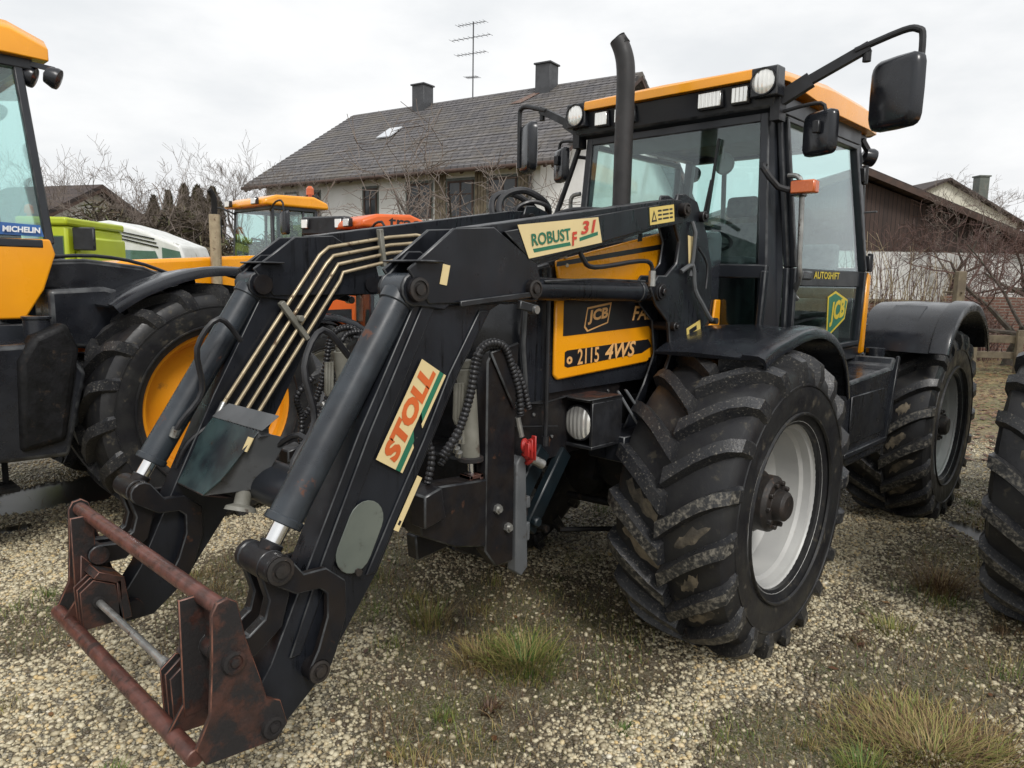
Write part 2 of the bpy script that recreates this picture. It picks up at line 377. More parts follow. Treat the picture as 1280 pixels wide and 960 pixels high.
    ring([(.392*q, b-.03), (.36*q, b-.10), (.36*q, -b+.03), (.40*q, -b)], 64, 0, D)
    ob = D.build('wheel', M[rim], root, 0, 30)
    t = T.build('tyre', [M[tyre], M[lug], M['mud'], M['lug_side']], ob, 0, 28)
    H = MB(); a = Vector((0, s, 0)); o = Vector((hx, yc, hz))
    H.lathe([(.0, b-.24), (.15*q, b-.24), (.15*q, b-.14), (.135*q, b-.12), (.135*q, b-.065), (.115*q, b-.045), (.075*q, b-.042), (.07*q, b+.0), (.055*q, b+.012), (0, b+.014)], o, a, 28)
    for i in range(10):
        th = 2*PI*i/10; c = o + Vector((math.cos(th)*.105*q, 0, math.sin(th)*.105*q))
        H.cyl(c + a*(b-.07), c + a*(b-.028), .013, n=6)
    for i in range(8):
        th = 2*PI*(i+.5)/8; c = o + Vector((math.cos(th)*.175*q, 0, math.sin(th)*.175*q))
        H.cyl(c + a*(b-.24*deep), c + a*(b-.19*deep), .014, n=6)
    H.build('hub', M['hub'], ob, .002, 30)
    return ob

def fender(root, path, y0, y1, s, mat, t=.012, name='fender', skirt=.05, ribs=True, bev=.006):
    """sheet fender: path of (x, z) from the front lip to the rear, between y0 (inner) and y1 (outer)"""
    n = len(path); F = MB()
    P = [Vector((x, z)) for x, z in path]
    out = []
    for i in range(n):
        d = (P[min(i+1, n-1)] - P[max(i-1, 0)]).normalized(); nn = Vector((-d.y, d.x))
        if nn.y < 0 and i < n*.7: nn = -nn
        if d.x < 0: nn = Vector((d.y, -d.x)) if Vector((d.y, -d.x)).dot(Vector((0, 1))) > -.2 else nn
        out.append(nn)
    sec = [(y0, -.03), (y0 + .012, .0), (y0 + (y1-y0)*.35, .012), (y0 + (y1-y0)*.8, .006), (y0 + (y1-y0)*.815, .022), (y1 - .03, .02), (y1-.006, .008), (y1, -.01), (y1, -skirt),
           (y1-.008, -skirt), (y1-.01, -.014), (y1-.035, .006), (y0 + (y1-y0)*.8, -.006), (y0 + (y1-y0)*.35, -t), (y0+.014, -t), (y0+.008, -.03)]
    k = len(sec); vs = []
    for i in range(n):
        for (y, d) in sec: q = P[i] + out[i]*d; vs.append((q.x, s*y, q.y))
    fs = [(i*k+a, i*k+(a+1) % k, (i+1)*k+(a+1) % k, (i+1)*k+a) for i in range(n-1) for a in range(k)]
    fs += [tuple(range(k)), tuple((n-1)*k + a for a in range(k))[::-1]]
    F.add(vs, fs)
    return F.build(name, mat, root, 0, 38)

def smooth_path(pts, k=5):
    P = [Vector(p) for p in pts]; Q = []
    for i in range(len(P)-1):
        p0 = P[max(i-1, 0)]; p1 = P[i]; p2 = P[i+1]; p3 = P[min(i+2, len(P)-1)]
        for a in range(k):
            t = a/k; Q.append(.5*((2*p1)+(p2-p0)*t+(2*p0-5*p1+4*p2-p3)*t*t+(3*p1-p0-3*p2+p3)*t**3))
    Q.append(P[-1]); return [tuple(q) for q in Q]
def arc_path(cx, cz, r, a0, a1, n=18): return [(cx + r*math.cos(R(a0+(a1-a0)*i/n)), cz + r*math.sin(R(a0+(a1-a0)*i/n))) for i in range(n+1)]

def coil_hose(mb, pts, r, m=0):
    """armoured hose: a tube with the rings of its spiral guard"""
    P = [Vector(p) for p in pts]; Q = []
    for i in range(len(P)-1):
        p0 = P[max(i-1, 0)]; p1 = P[i]; p2 = P[i+1]; p3 = P[min(i+2, len(P)-1)]
        seg = max(2, int((p2-p1).length/.0055))
        for a in range(seg):
            t = a/seg; Q.append(.5*((2*p1)+(p2-p0)*t+(2*p0-5*p1+4*p2-p3)*t*t+(3*p1-p0-3*p2+p3)*t**3))
    Q.append(P[-1]); mb.tube(Q, [r*(1.0 if i % 3 else .68) for i in range(len(Q))], 8, m)

def lamp_round(root, c, r, n, name='work_lamp', housing=True):
    c = Vector(c); n = Vector(n).normalized(); H = MB()
    if housing:
        y = Vector((0, 0, 1)).cross(n).normalized(); z = n.cross(y); Mx = Matrix((n, y, z)).transposed()
        H.obox(c - n*.045, (.09, r*2.35, r*2.35), Mx)
    else: H.cyl(c - n*.07, c - n*.002, r*1.1, n=24)
    ob = H.build(name, M['plastic'], root, .008, seg=2)
    L = MB(); L.lathe([(r, 0.001), (r, .004), (r*.8, .008), (r*.4, .011), (0, .012)], c, n, 28)
    L.build('lens', M['lens'], ob, 0, 50)
    G = MB(); G.lathe([(r, .0), (r*1.1, .004), (r*1.1, .012), (r*1.0, .012)], c, n, 28, closed=True); G.build('bezel', M['black_plain'], ob)
    return ob

def lamp_rect(root, c, w, h, name='work_lamp'):
    x, y, z = c; ob = MB().box(x-.05, x, y-w/2-.008, y+w/2+.008, z-h/2-.008, z+h/2+.008).build(name, M['plastic'], root, .006)
    MB().box(x+.001, x+.008, y-w/2, y+w/2, z-h/2, z+h/2).build('lens', M['lens'], ob, .003)
    return ob

def mirror_head(root, c, w, h, t, rz, name='mirror', d=.012):
    """rounded mirror housing; rz turns its back from the vehicle's forward direction"""
    Mx = Matrix.Rotation(rz, 3, 'Z'); c = Vector(c); B = MB(); n = 20
    def outline(sc):
        o = []
        for i in range(n):
            a = 2*PI*i/n; ca, sa = math.cos(a), math.sin(a); e = .32
            o.append((w/2*sc*math.copysign(abs(ca)**e, ca), h/2*sc*math.copysign(abs(sa)**e, sa)))
        return o
    vs = []
    for xx, sc in ((-t*.5, .93), (-t*.42, 1.), (t*.1, 1.), (t*.42, .9), (t*.5, .8)):
        for (a, b_) in outline(sc): vs.append(c + Mx @ Vector((xx, a, b_)))
    fs = [(q*n+i, q*n+(i+1) % n, (q+1)*n+(i+1) % n, (q+1)*n+i) for q in range(4) for i in range(n)] + [tuple(range(n))[::-1], tuple(4*n+i for i in range(n))]
    B.add(vs, fs); ob = B.build(name, M['plastic'], root, 0, 40)
    G = MB(); G.add([c + Mx @ Vector((-t*.5-.002, a, b_)) for a, b_ in outline(.88)], [tuple(range(n))[::-1]])
    G.build('mirror_glass', M['chrome'], ob)
    return ob

def simple_tractor(root, body, roofm, rimm, front_r=.68, bonnet_z=(1.15, 1.75), cab=(-.7, -2.0), wheels=True, exhaust=None, nl=18, roof_text=None, half_cab=.74, cab_z=(1.15, 2.7), beacon=False, wb=2.8, seed=3):
    B = MB(); B.box(-wb-.5, .9, -.28, .28, .6, 1.0); B.box(-.1, .1, -.8, .8, .6, .8); B.box(-wb-.12, -wb+.12, -.8, .8, .6, .82)
    B.build('chassis', M['engine'], root, .02)
    z0, z1 = bonnet_z
    Bn = MB(); Bn.prism([(1.0, z0), (1.06, z0+.2), (1.0, z1-.12), (.85, z1-.04), (cab[0]+.02, z1+.1), (cab[0]+.02, z0)], -.40, .40, 'Y')
    ob = Bn.build('bonnet', body, root, .05, seg=3)
    MB().box(1.03, 1.075, -.3, .3, z0+.06, z1-.2).build('grille', M['black_plain'], ob, .01)
    for s in (1, -1):
        g = MB(); g.prism([(.8, z0+.12), (.8, z0+.3), (cab[0]+.1, z0+.34), (cab[0]+.1, z0+.12)], s*.401, s*.406); g.build('side_grille', M['black_plain'], ob)
        lamp_round(root, (1.07, s*.3, z1-.2), .06, (1, 0, .1), 'headlight', False)
    x0, x1 = cab; hc = half_cab; c0, c1 = cab_z
    ht = hc*.86
    C = MB()
    def post(a, b, w=.05): C.bar(a, b, w, w)
    for s in (1, -1):
        post((x0, s*hc, c0), (x0-.05, s*ht, c1)); post((x1, s*hc, c0), (x1+.05, s*ht, c1)); post(((x0+x1)/2-.15, s*hc, c0), ((x0+x1)/2-.15, s*ht, c1), .035)
        C.bar((x0, s*hc, c0+.6), (x1, s*hc*.98, c0+.6), .05, .06); C.bar((x0, s*hc, c0), (x1, s*hc, c0), .06, .1)
        C.bar((x0-.05, s*ht, c1), (x1+.05, s*ht, c1), .06, .06)
    for x, xt in ((x0, x0-.05), (x1, x1+.05)):
        C.bar((x, -hc, c0), (x, hc, c0), .05, .1); C.bar((x, -hc*.98, c0+.6), (x, hc*.98, c0+.6), .05, .05); C.bar((xt, -ht, c1), (xt, ht, c1), .06, .06)
    C.box(x1, x0, -hc, hc, c0-.08, c0)
    cabp = C.build('cab', M['frame'], root, .008)
    i0 = MB(); i0.box(x1+.15, x1+.65, -.28, .28, c0+.1, c0+.45); i0.box(x1+.12, x1+.26, -.26, .26, c0+.45, c0+1.05); i0.build('seat', M['seat'], cabp, .04)
    i1 = MB(); i1.box(x0-.35, x0-.1, -.3, .3, c0, c0+.62); i1.build('dashboard', M['dash'], cabp, .03)
    i2 = MB(); i2.lathe([(.19, 0), (.205, .012), (.19, .024), (.178, .012)], (x0-.42, 0, c0+.75), (-.5, 0, .86), 20, closed=True); i2.cyl((x0-.3, 0, c0+.55), (x0-.42, 0, c0+.76), .02, n=8); i2.build('steering_wheel', M['dash'], cabp)
    ws = MB(); ws.slab([(x0+.012, -hc+.03, c0+.06), (x0+.012, hc-.03, c0+.06), (x0-.038, ht-.03, c1-.04), (x0-.038, -ht+.03, c1-.04)], (1, 0, 0), .005); ws.build('windscreen', M['glass'], cabp)
    ws = MB(); ws.slab([(x1-.012, -hc+.03, c0+.06), (x1-.012, hc-.03, c0+.06), (x1+.038, ht-.03, c1-.04), (x1+.038, -ht+.03, c1-.04)], (-1, 0, 0), .005); ws.build('rear_window', M['glass'], cabp)
    for s in (1, -1):
        g = MB(); g.slab([(x0-.03, s*(hc-.01), c0+.06), (x1+.03, s*(hc-.01), c0+.06), (x1+.07, s*(ht-.01), c1-.04), (x0-.07, s*(ht-.01), c1-.04)], (0, s, 0), .005); g.build('side_window', M['glass'], cabp)
    Rf = MB(); Rf.prism([(x0+.12, c1+.02), (x0+.10, c1+.11), (x0-.1, c1+.18), (x1+.1, c1+.2), (x1-.14, c1+.12), (x1-.16, c1+.02)], -ht-.08, ht+.08, 'Y'); 
    rf = Rf.build('roof', roofm, root, .035, seg=3)
    if roof_text:
        t = MB(); t.text(roof_text, (x0-.24, ht+.081, c1+.04), (-1, 0, 0), (0, 0, 1), .42, .11, 0, 0, .02); t.build('lettering', M['s_black'], rf, recalc=False)
    for s in (1, -1):
        lamp_rect(root, (x0+.165, s*.42, c1+.08), .14, .08)
        A = MB(); A.tube([(x0-.02, s*ht, c1-.05), (x0+.05, s*(ht+.3), c1+.05), (x0+.05, s*(ht+.5), c1+.02), (x0+.05, s*(ht+.5), c1-.35)], .014, 8, sm=3); A.build('mirror_arm', M['black_plain'], root)
        mirror_head(root, (x0+.03, s*(ht+.5), c1-.25), .2, .34, .06, 0)
    if wheels:
        for x, rr_ in ((0, front_r), (-wb, front_r)):
            for s in (1, -1):
                wheel(root, x, s*1.12, rr_-.03, rr_, .5, rr_*.56, s, rimm, nl=nl, seed=seed)
                fender(root, arc_path(x, rr_-.03, rr_+.09, 40, 150, 10), .58, 1.12, s, M['plastic'])
    else: pass
    for s in (1, -1):
        MB().box(-1.95, -.95, s*.5, s*.95, .7, 1.15).build('fuel_tank', M['black_plain'], root, .03)
    if exhaust:
        e = MB(); e.cyl((exhaust[0], exhaust[1], 1.5), (exhaust[0], exhaust[1], 2.55), .075, n=16, m=0); e.tube([(exhaust[0], exhaust[1], 2.55), (exhaust[0], exhaust[1], 2.78), (exhaust[0]+.06, exhaust[1], 2.88)], .04, 10, m=1, sm=3)
        e.build('exhaust_pipe', [M['pipe'], M['exhaust_black']], root)
    if beacon:
        e = MB(); e.cyl((x1+.1, ht-.05, c1+.17), (x1+.1, ht-.05, c1+.24), .03, n=12); e.lathe([(.06, 0), (.06, .09), (.03, .13), (0, .135)], (x1+.1, ht-.05, c1+.24), (0, 0, 1), 16); e.build('beacon', M['amber'], root)
# ------------------------------------------------------------------ the main tractor (origin under the front axle, +X forward, +Y its left)
T = thing('tractor', 'black and yellow tractor with front loader, its bonnet lettered 2115 4WS', 'tractor')
def build_main():
    # ---- chassis, axles, engine bay
    B = MB(); B.box(-3.45, .15, -.24, .24, .72, 1.02); B.box(-.35, .95, -.30, .30, .98, 1.32)
    B.cyl((0, -.86, .69), (0, .86, .69), .085); B.cyl((-2.87, -.86, .69), (-2.87, .86, .69), .10)
    B.lathe([(0, -.2), (.14, -.17), (.19, 0), (.14, .17), (0, .2)], (0, 0, .68), (1, 0, 0), 20)
    B.lathe([(0, -.2), (.14, -.17), (.2, 0), (.14, .17), (0, .2)], (-2.87, 0, .68), (1, 0, 0), 20)
    B.box(.5, 1.08, -.36, .36, .97, 1.20)
    B.build('chassis', M['engine'], T, .015)
    B = MB()
    for s in (1, -1):
        for z in (1.0, 1.07, 1.14): B.tube([(.25, s*.36, z), (.0, s*.38, z), (-.3, s*.4, z-.03)], .018, 8)
        B.tube([(.1, s*.3, .72), (.02, s*.62, .68), (.0, s*.8, .68)], .03, 8); B.tube([(.42, s*.1, .62), (.25, s*.75, .60)], .02, 8)
        B.bar((-.2, s*.3, .62), (.5, s*.3, .82), .05, .12)
        B.lathe([(0, 0), (.1, .01), (.12, .07), (.1, .16), (0, .18)], (.32, s*.42, .86), (1, 0, -.2), 20)
    B.tube([(.6, .2, .5), (.3, .35, .47), (.15, .6, .5)], .012, 6); B.tube([(.75, -.2, .55), (.75, .25, .55)], .02, 8)
    B.tube([(.7, .15, .80), (.7, .15, .5)], .016, 6)
    B.build('engine', M['engine'], T)
    for s in (1, -1):
        B = MB(); B.tube([(1.0, s*.44, 1.76), (1.0, s*.44, 1.3), (.99, s*.43, 1.02)], .009, 8); B.tube([(1.18, s*.41, 1.22), (1.0, s*.42, 1.20), (.84, s*.42, 1.215)], .004, 6); B.tube([(1.16, s*.41, 1.12), (.9, s*.42, 1.09)], .004, 6); B.cyl((.99, s*.43, 1.06), (.99, s*.43, 1.02), .016, n=10); B.build('control_rod', M['black_plain'], T)
    # ---- side engine plates with bolts
    for s in (1, -1):
        B = MB(); B.prism([(.40, .96), (.40, 1.27), (1.18, 1.27), (1.18, .84), (.98, .94)], s*.36, s*.385)
        for (x, z) in ((1.13, 1.2), (1.08, 1.07), (1.12, .95), (1.02, 1.15), (1.14, .90), (.97, .99), (.96, 1.2), (.9, 1.04), (.5, 1.2), (.47, 1.05)):
            B.cyl((x, s*.384, z), (x, s*.393, z), .010, n=8, m=1)
        B.build('side_plate', [M['rust_black'], M['steel']], T, .003)
    # ---- bonnet
    B = MB()
    prof = smooth_path([(1.13, 1.24), (1.16, 1.45), (1.13, 1.68), (1.02, 1.79), (.6, 1.88), (-.1, 1.97), (-.5, 2.0)], 4)
    sec = []
    ys = [(-.40, 0), (-.39, .03), (-.34, .045), (0, .06), (.34, .045), (.39, .03), (.40, 0)]
    n = len(prof); vs = []
    for i, (x, z) in enumerate(prof):
        for y, up in ys:
            e = abs(y)/.40; fx = -.10*e**4 if x > .9 else 0
            vs.append((x+fx, y*(1 if x < .9 else .97), z-.045+up))
        vs.append((x-.12 if x > .9 else x, .40, 1.235)); vs.append((x-.12 if x > .9 else x, -.40, 1.235))
    k = 9; order = [8, 0, 1, 2, 3, 4, 5, 6, 7]
    fs = [(i*k+order[a], i*k+order[a+1], (i+1)*k+order[a+1], (i+1)*k+order[a]) for i in range(n-1) for a in range(8)]
    B.add(vs, fs); bon = B.build('bonnet', M['plastic'], T, 0, 50)
    G = MB()   # front grille, louvred
    for i in range(9): G.bar((1.13, -.30, 1.28+i*.03), (1.13, -.02, 1.28+i*.03), .02, .012)
    G.build('grille', M['black_plain'], bon)
    G = MB(); G.prism([(.96, 1.2), (.96, 1.78), (1.10, 1.75), (1.12, 1.45), (1.09, 1.2)], .385, .415); G.build('nose_panel', M['black'], bon, .012, seg=3)
    for s in (1, -1):
        # lower yellow panel: frame with black badge fields
        def pp(q): return [(a, b) for a, b in q]
        Y = MB(); o = Vector((.925, s*.402, 1.285))
        U = Vector((-1, 0, 0)) if s > 0 else Vector((1, 0, 0)); V = Vector((0, 0, 1))
        lo = [(.925, 1.31), (.915, 1.30), (.90, 1.288), (.22, 1.318), (.18, 1.34), (.10, 1.44), (.02, 1.60), (.02, 1.64), (.925, 1.64)]
        Y.prism(lo, s*.398, s*.416)
        Y.prism([(.925, 1.79), (.90, 1.655), (.33, 1.665), (.20, 1.70), (.12, 1.78), (.09, 1.87), (.10, 1.955), (.5, 1.875)], s*.398, s*.416)
        Y.prism([(-.20, 1.36), (-.42, 1.50), (-.44, 1.62), (-.5, 1.62), (-.5, 1.32), (-.3, 1.30)], s*.398, s*.416)
        yp = Y.build('side_panel', M['yellow'], bon, .008, seg=2)
        K = MB(); yl = s*.4165
        def field(q, m=0):
            pts = [(x, yl, z) for x, z in q]; K.slab(pts, (0, s, 0), .0012, m)
        field([(.875, 1.475), (.85, 1.475), (.12, 1.50), (.03, 1.60), (.03, 1.64), (.875, 1.64)])
        field([(.86, 1.345), (.86, 1.405), (.845, 1.412), (.22, 1.432), (.19, 1.395), (.27, 1.368), (.84, 1.338)])
        field([(.93, 1.765), (.925, 1.785), (.09, 1.90), (.09, 1.875)])
        field([(.345, 1.895), (.31, 1.90), (.31, 1.935), (.345, 1.93)])
        # writing
        yo_ = s*.4182; U = (-1, 0, 0) if s > 0 else (1, 0, 0)
        def at(x): return x if s > 0 else None
        def wr(st, x0, z0, w, h, m, shear=.15, bold=.03, tilt=0.):
            ox = x0 if s > 0 else x0 - w
            UU = Vector(U) + Vector((0, 0, tilt)); K.text(st, (ox, yo_, z0), UU, (0, 0, 1), w, h, m, shear, bold)
        wr('4WS', .575, 1.352, .245, .074, 1, .25, .025, .02); wr('2115', .775, 1.345, .155, .070, 1, .0, .015, .02)
        # small round emblem dot pair before the number
        wr('o', .85, 1.352, .04, .034, 1, 0, .05)
        # maker's slanted badge
        def badge(x0, z0, w, h, m1, m2):
            ox = x0 if s > 0 else x0 - w; sh = .0
            q = [(0, .18), (.10, .93), (1.02, 1.12), (.90, .30), (.12, .0)]
            pts = [(ox + (a*w if s > 0 else -a*w+w*0)*(-1 if s > 0 else -1), yo_, z0 + b_*h) for a, b_ in q]
            if s < 0: pts = [(ox + a*w, yo_, z0 + b_*h) for a, b_ in q]
            K.slab(pts, (0, s, 0), .0006, m1)
            q2 = [(.05, .22), (.13, .86), (.96, 1.03), (.86, .34), (.15, .07)]
            pts = [((ox - a*w) if s > 0 else (ox + a*w), yo_ + s*.0007, z0 + b_*h) for a, b_ in q2]
            K.slab(pts, (0, s, 0), .0006, 0)
            UU = Vector(U) + Vector((0, 0, .10))
            K.text('JCB', ((ox - .12*w) if s > 0 else ox + .12*w, yo_ + s*.0014, z0 + .26*h), UU, (0, 0, 1), w*.76, h*.55, m2, .1, .04)
        badge(.735, 1.487, .195, .115, 1, 1)
        wr('FASTRAC', .37 if s > 0 else .37, 1.527, .46, .07, 1, .3, .02, .0)
        wr('\u2022', .215, 1.333, .012, .01, 2, 0, .02)
        K.build('badges', [M['s_black'], M['s_pale'], M['s_black']], yp, recalc=False)
    # ---- head lamps
    for s in (1, -1):
        B = MB(); B.box(.58, .80, s*.385, s*.53, .985, 1.0); B.box(.58, .80, s*.385, s*.53, 1.19, 1.205); B.box(.58, .80, s*.515, s*.53, 1.0, 1.19); B.box(.58, .6, s*.385, s*.515, 1.0, 1.19)
        B.box(.60, .84, s*.375, s*.54, 1.206, 1.211, 1)
        hl = B.build('headlight', [M['black_plain'], M['rust']], T, .003)
        L = MB(); c = (.795, s*.45, 1.095); L.lathe([(.072, .0), (.072, .004), (.058, .010), (.03, .014), (0, .015)], c, (1, 0, 0), 32); L.build('lens', M['lens'], hl, 0, 50)
        L = MB(); L.lathe([(.072, -.05), (.078, -.05), (.08, .002), (.072, .004)], c, (1, 0, 0), 32, closed=True); L.build('bezel', M['black_plain'], hl)
    # ---- wheels and fenders
    for s in (1, -1):
        wheel(T, 0, s*1.105, .683, .728, .56, .398, s, muddy=True, seed=5 if s > 0 else 6)
        wheel(T, -2.87, s*1.105, .683, .728, .56, .398, s, muddy=True, seed=8 if s > 0 else 9)
        fender(T, smooth_path([(.31, 1.385), (.2, 1.425), (.05, 1.455), (-.12, 1.485), (-.3, 1.49), (-.46, 1.455), (-.6, 1.38), (-.7, 1.27), (-.76, 1.12)], 3), .50, 1.06, s, M['plastic'], skirt=.035)
        fender(T, smooth_path([(-2.24, 1.26), (-2.30, 1.37), (-2.42, 1.48), (-2.58, 1.555), (-2.78, 1.59), (-3.0, 1.58), (-3.2, 1.52), (-3.4, 1.4), (-3.52, 1.24)], 3), .56, 1.17, s, M['plastic'], skirt=.05)
        # shallow raised panel and rivets on the rear fender
        fp = smooth_path([(-2.30, 1.37), (-2.42, 1.48), (-2.58, 1.555)], 5); Q = MB()
        vs_ = [(x-.01, s*y, z+.020) for x, z in fp for y in (.72, .93)]; vs_ += [(x-.01, s*y, z-.0) for x, z in fp for y in (.72, .93)]; k_ = len(fp)*2
        Q.add(vs_, [(2*i, 2*i+1, 2*i+3, 2*i+2) for i in range(len(fp)-1)] + [(2*i+k_, 2*i+k_+2, 2*i, ) if False else (2*i, 2*i+2, 2*i+2+k_, 2*i+k_) for i in range(len(fp)-1)] + [(2*i+1, 2*i+1+k_, 2*i+3+k_, 2*i+3) for i in range(len(fp)-1)] + [(0, k_, k_+1, 1), (k_-2, k_-1, 2*k_-1, 2*k_-2)])
        Q.build('fender_panel', M['plastic'], T)
        B = MB(); B.bar((-2.3, s*.7, 1.2), (-2.6, s*.45, .95), .04, .05); B.build('fender_bracket', M['black_plain'], T); B = MB(); B.bar((-.4, s*.6, 1.44), (-.3, s*.35, 1.1), .04, .05); B.build('fender_bracket', M['black_plain'], T)
    # ---- steps and tanks between the axles
    for s in (1, -1):
        B = MB(); B.prism([(-.88, 1.16), (-.94, .74), (-1.08, .66), (-1.72, .66), (-1.88, .84), (-1.90, 1.22), (-1.83, 1.26), (-1.78, 1.2)], s*.42, s*.965)
        ta = B.build('fuel_tank', M['plastic'], T, .02, seg=2)
        B = MB(); B.prism([(-1.05, .80), (-1.05, 1.08), (-1.62, 1.08), (-1.68, .80)], s*.966, s*.975); B.bar((-1.72, s*.972, .74), (-1.86, s*.972, 1.26), .02, .035); B.bar((-.98, s*.972, .74), (-1.72, s*.972, .74), .02, .03); B.build('tank_panel', M['black'], ta, .004)
        B = MB(); B.cyl((-1.95, s*.80, 1.2), (-1.95, s*.80, 1.30), .06, n=16); B.tube([(-1.95, s*.7, 1.2), (-2.02, s*.62, 1.35), (-2.0, s*.5, 1.5)], .03, 10, sm=3); B.lathe([(.05, 0), (.055, .05), (.03, .06), (.03, .09), (.055, .1), (.05, .13), (0, .14)], (-2.02, s*.66, 1.40), (0, 0, 1), 16)
        B.build('filler_pipe', M['plastic'], T)
        B = MB(); B.bar((-.9, s*.6, .36), (-.9, s*.95, .36), .22, .03); B.bar((-.85, s*.6, .36), (-.98, s*.6, .7), .03, .03); B.bar((-.85, s*.93, .36), (-.98, s*.93, .7), .03, .03); B.build('step', M['strip'], T, .004)
    # ---- cab
    C = MB(); zt = 2.64
    A0, A1 = (-.60, .70, 1.30), (-.585, .615, zt); C0, C1 = (-1.86, .70, 1.36), (-1.80, .60, zt)
    for s in (1, -1):
        def q(p): return (p[0], s*p[1], p[2])
        C.slab([q((-.52, .655, 1.30)), q((-.64, .70, 1.30)), q((-.64, .70, 1.80)), q((-.64, .615, zt)), q((-.55, .60, zt)), q((-.52, .655, 1.80))], (0, -s, 0), .05)
        C.bar(q((-.66, .715, 1.28)), q((-.655, .71, 1.80)), .03, .035); C.bar(q((-.655, .71, 1.80)), q((-.625, .625, zt)), .03, .035)
        C.bar(q((-1.88, .69, 1.25)), q((-1.88, .69, 1.8)), .06, .06); C.bar(q((-1.88, .69, 1.8)), q((-1.84, .6, zt)), .06, .06)
        C.bar(q((-.58, .60, zt+.02)), q((-1.85, .60, zt+.02)), .07, .10)
        C.bar(q((-.6, .69, 1.27)), q((-1.88, .69, 1.27)), .06, .08)
        C.slab([q((-.5, .36, 1.30)), q((-.5, .36, 1.42)), q((-.5, .66, 1.46)), q((-.5, .66, 1.30))], (-1, 0, 0), .03)
        C.bar(q((-.5, .33, 1.78)), q((-.53, .66, 1.775)), .035, .075); C.bar(q((-.5, .36, 1.3)), q((-.5, .36, 1.78)), .03, .035); C.bar(q((-.5, .64, 1.3)), q((-.52, .65, 1.78)), .03, .045)
    C.bar((-.53, -.66, 1.775), (-.53, .66, 1.775), .04, .07)
    C.slab([(-.55, -.6, 2.56), (-.55, .6, 2.56), (-.55, .6, zt+.06), (-.55, -.6, zt+.06)], (-1, 0, 0), .04)
    C.bar((-1.88, -.69, 1.8), (-1.88, .69, 1.8), .05, .05); C.bar((-1.88, -.69, 1.3), (-1.88, .69, 1.3), .05, .12); C.bar((-1.84, -.6, zt), (-1.84, .6, zt), .06, .08)
    cab = C.build('cab', M['frame'], T, .008, seg=2)
    F_ = MB(); F_.box(-1.86, -.52, -.66, .66, 1.16, 1.23); F_.box(-1.84, -1.5, -.6, .6, 1.23, 1.50); F_.build('cab_floor', M['cabfloor'], cab, .02)
    F_ = MB(); F_.slab([(-1.86, -.66, 1.36), (-1.86, .66, 1.36), (-1.86, .655, 1.78), (-1.86, -.655, 1.78)], (1, 0, 0), .02); F_.build('rear_trim', M['cabfloor'], cab)
    G = MB(); G.slab([(-.545, -.64, 1.81), (-.545, .64, 1.81), (-.56, .59, 2.57), (-.56, -.59, 2.57)], (1, 0, 0), .005); G.build('windscreen', M['glass'], cab)
    G = MB(); G.slab([(-1.89, -.66, 1.83), (-1.89, .66, 1.83), (-1.85, .57, 2.6), (-1.85, -.57, 2.6)], (-1, 0, 0), .005); G.build('rear_window', M['glass'], cab)
    for s in (1, -1):
        G = MB(); G.slab([(-.505, s*.375, 1.43), (-.505, s*.62, 1.46), (-.505, s*.62, 1.74), (-.505, s*.375, 1.74)], (1, 0, 0), .005); G.build('quarter_window', M['glass_dark'], cab)
        G = MB(); G.box(-.502, -.494, s*.385, s*.40, 1.42, 1.745); G.build('window_trim', M['strip'], cab)
        # door
        D = MB(); yb, yt = .722, .632
        def d(x, z): # point on the leaning door plane
            y = yb if z <= 1.8 else yb + (yt-yb)*(z-1.8)/(zt-1.8); return (x, s*y, z)
        for a, b_, w in ((d(-.70, 1.30), d(-.695, 1.8), .055), (d(-.695, 1.8), d(-.66, 2.58), .055), (d(-1.78, 1.34), d(-1.81, 1.8), .05), (d(-1.81, 1.8), d(-1.72, 2.58), .05), (d(-.66, 2.58), d(-1.72, 2.58), .05), (d(-.7, 1.32), d(-1.78, 1.34), .05)): D.bar(a, b_, .03, w, up=(0, 1, 0))
        D.slab([d(-.70, 1.70), d(-1.80, 1.70), d(-1.81, 1.80), d(-.70, 1.80)], (0, -s, 0), .03)
        door = D.build('door', M['frame'], T, .006, seg=2)
        G = MB(); G.slab([d(-.70, 1.8), d(-1.80, 1.8), d(-1.72, 2.57), d(-.67, 2.57)], (0, -s, 0), .005); G.build('window', M['glass'], door)
        G = MB(); G.slab([d(-.72, 1.34), d(-1.77, 1.36), d(-1.79, 1.70), d(-.72, 1.70)], (0, -s, 0), .005); G.build('lower_window', M['glass_dark'], door)
        G = MB(); G.obox((-.78, s*.755, 1.76), (.13, .05, .05), Matrix.Identity(3)); G.cyl((-.74, s*.735, 1.765), (-.74, s*.765, 1.765), .022, n=14); G.build('handle', M['plastic'], door, .01, seg=2)
        G = MB(); G.tube([(-.62, s*.70, 2.28), (-.61, s*.765, 2.26), (-.62, s*.78, 2.15), (-.63, s*.785, 1.85), (-.66, s*.78, 1.74), (-.72, s*.73, 1.66), (-.78, s*.725, 1.63)], .014, 10, sm=4); G.build('grab_rail', M['steel'], T)
        G = MB()
        for x, z in ((-1.85, 2.42), (-1.88, 1.86)): G = MB(); G.obox((x+.01, s*(.665 if z > 2 else .73), z), (.07, .05, .09), Matrix.Identity(3)); G.cyl((x+.01, s*(.68 if z > 2 else .745), z-.06), (x+.01, s*(.68 if z > 2 else .745), z+.06), .018, n=10); G.build('hinge', M['black_plain'], door, .005)
        # writing on the door
        L = MB(); U = (-1, 0, 0) if s > 0 else (1, 0, 0)
        xs = -1.0 if s > 0 else -1.40
        L.text('AUTOSHIFT', (xs, s*(yb+.0015), 1.745), U, (0, 0, 1), .40, .042, 0, 0, .02)
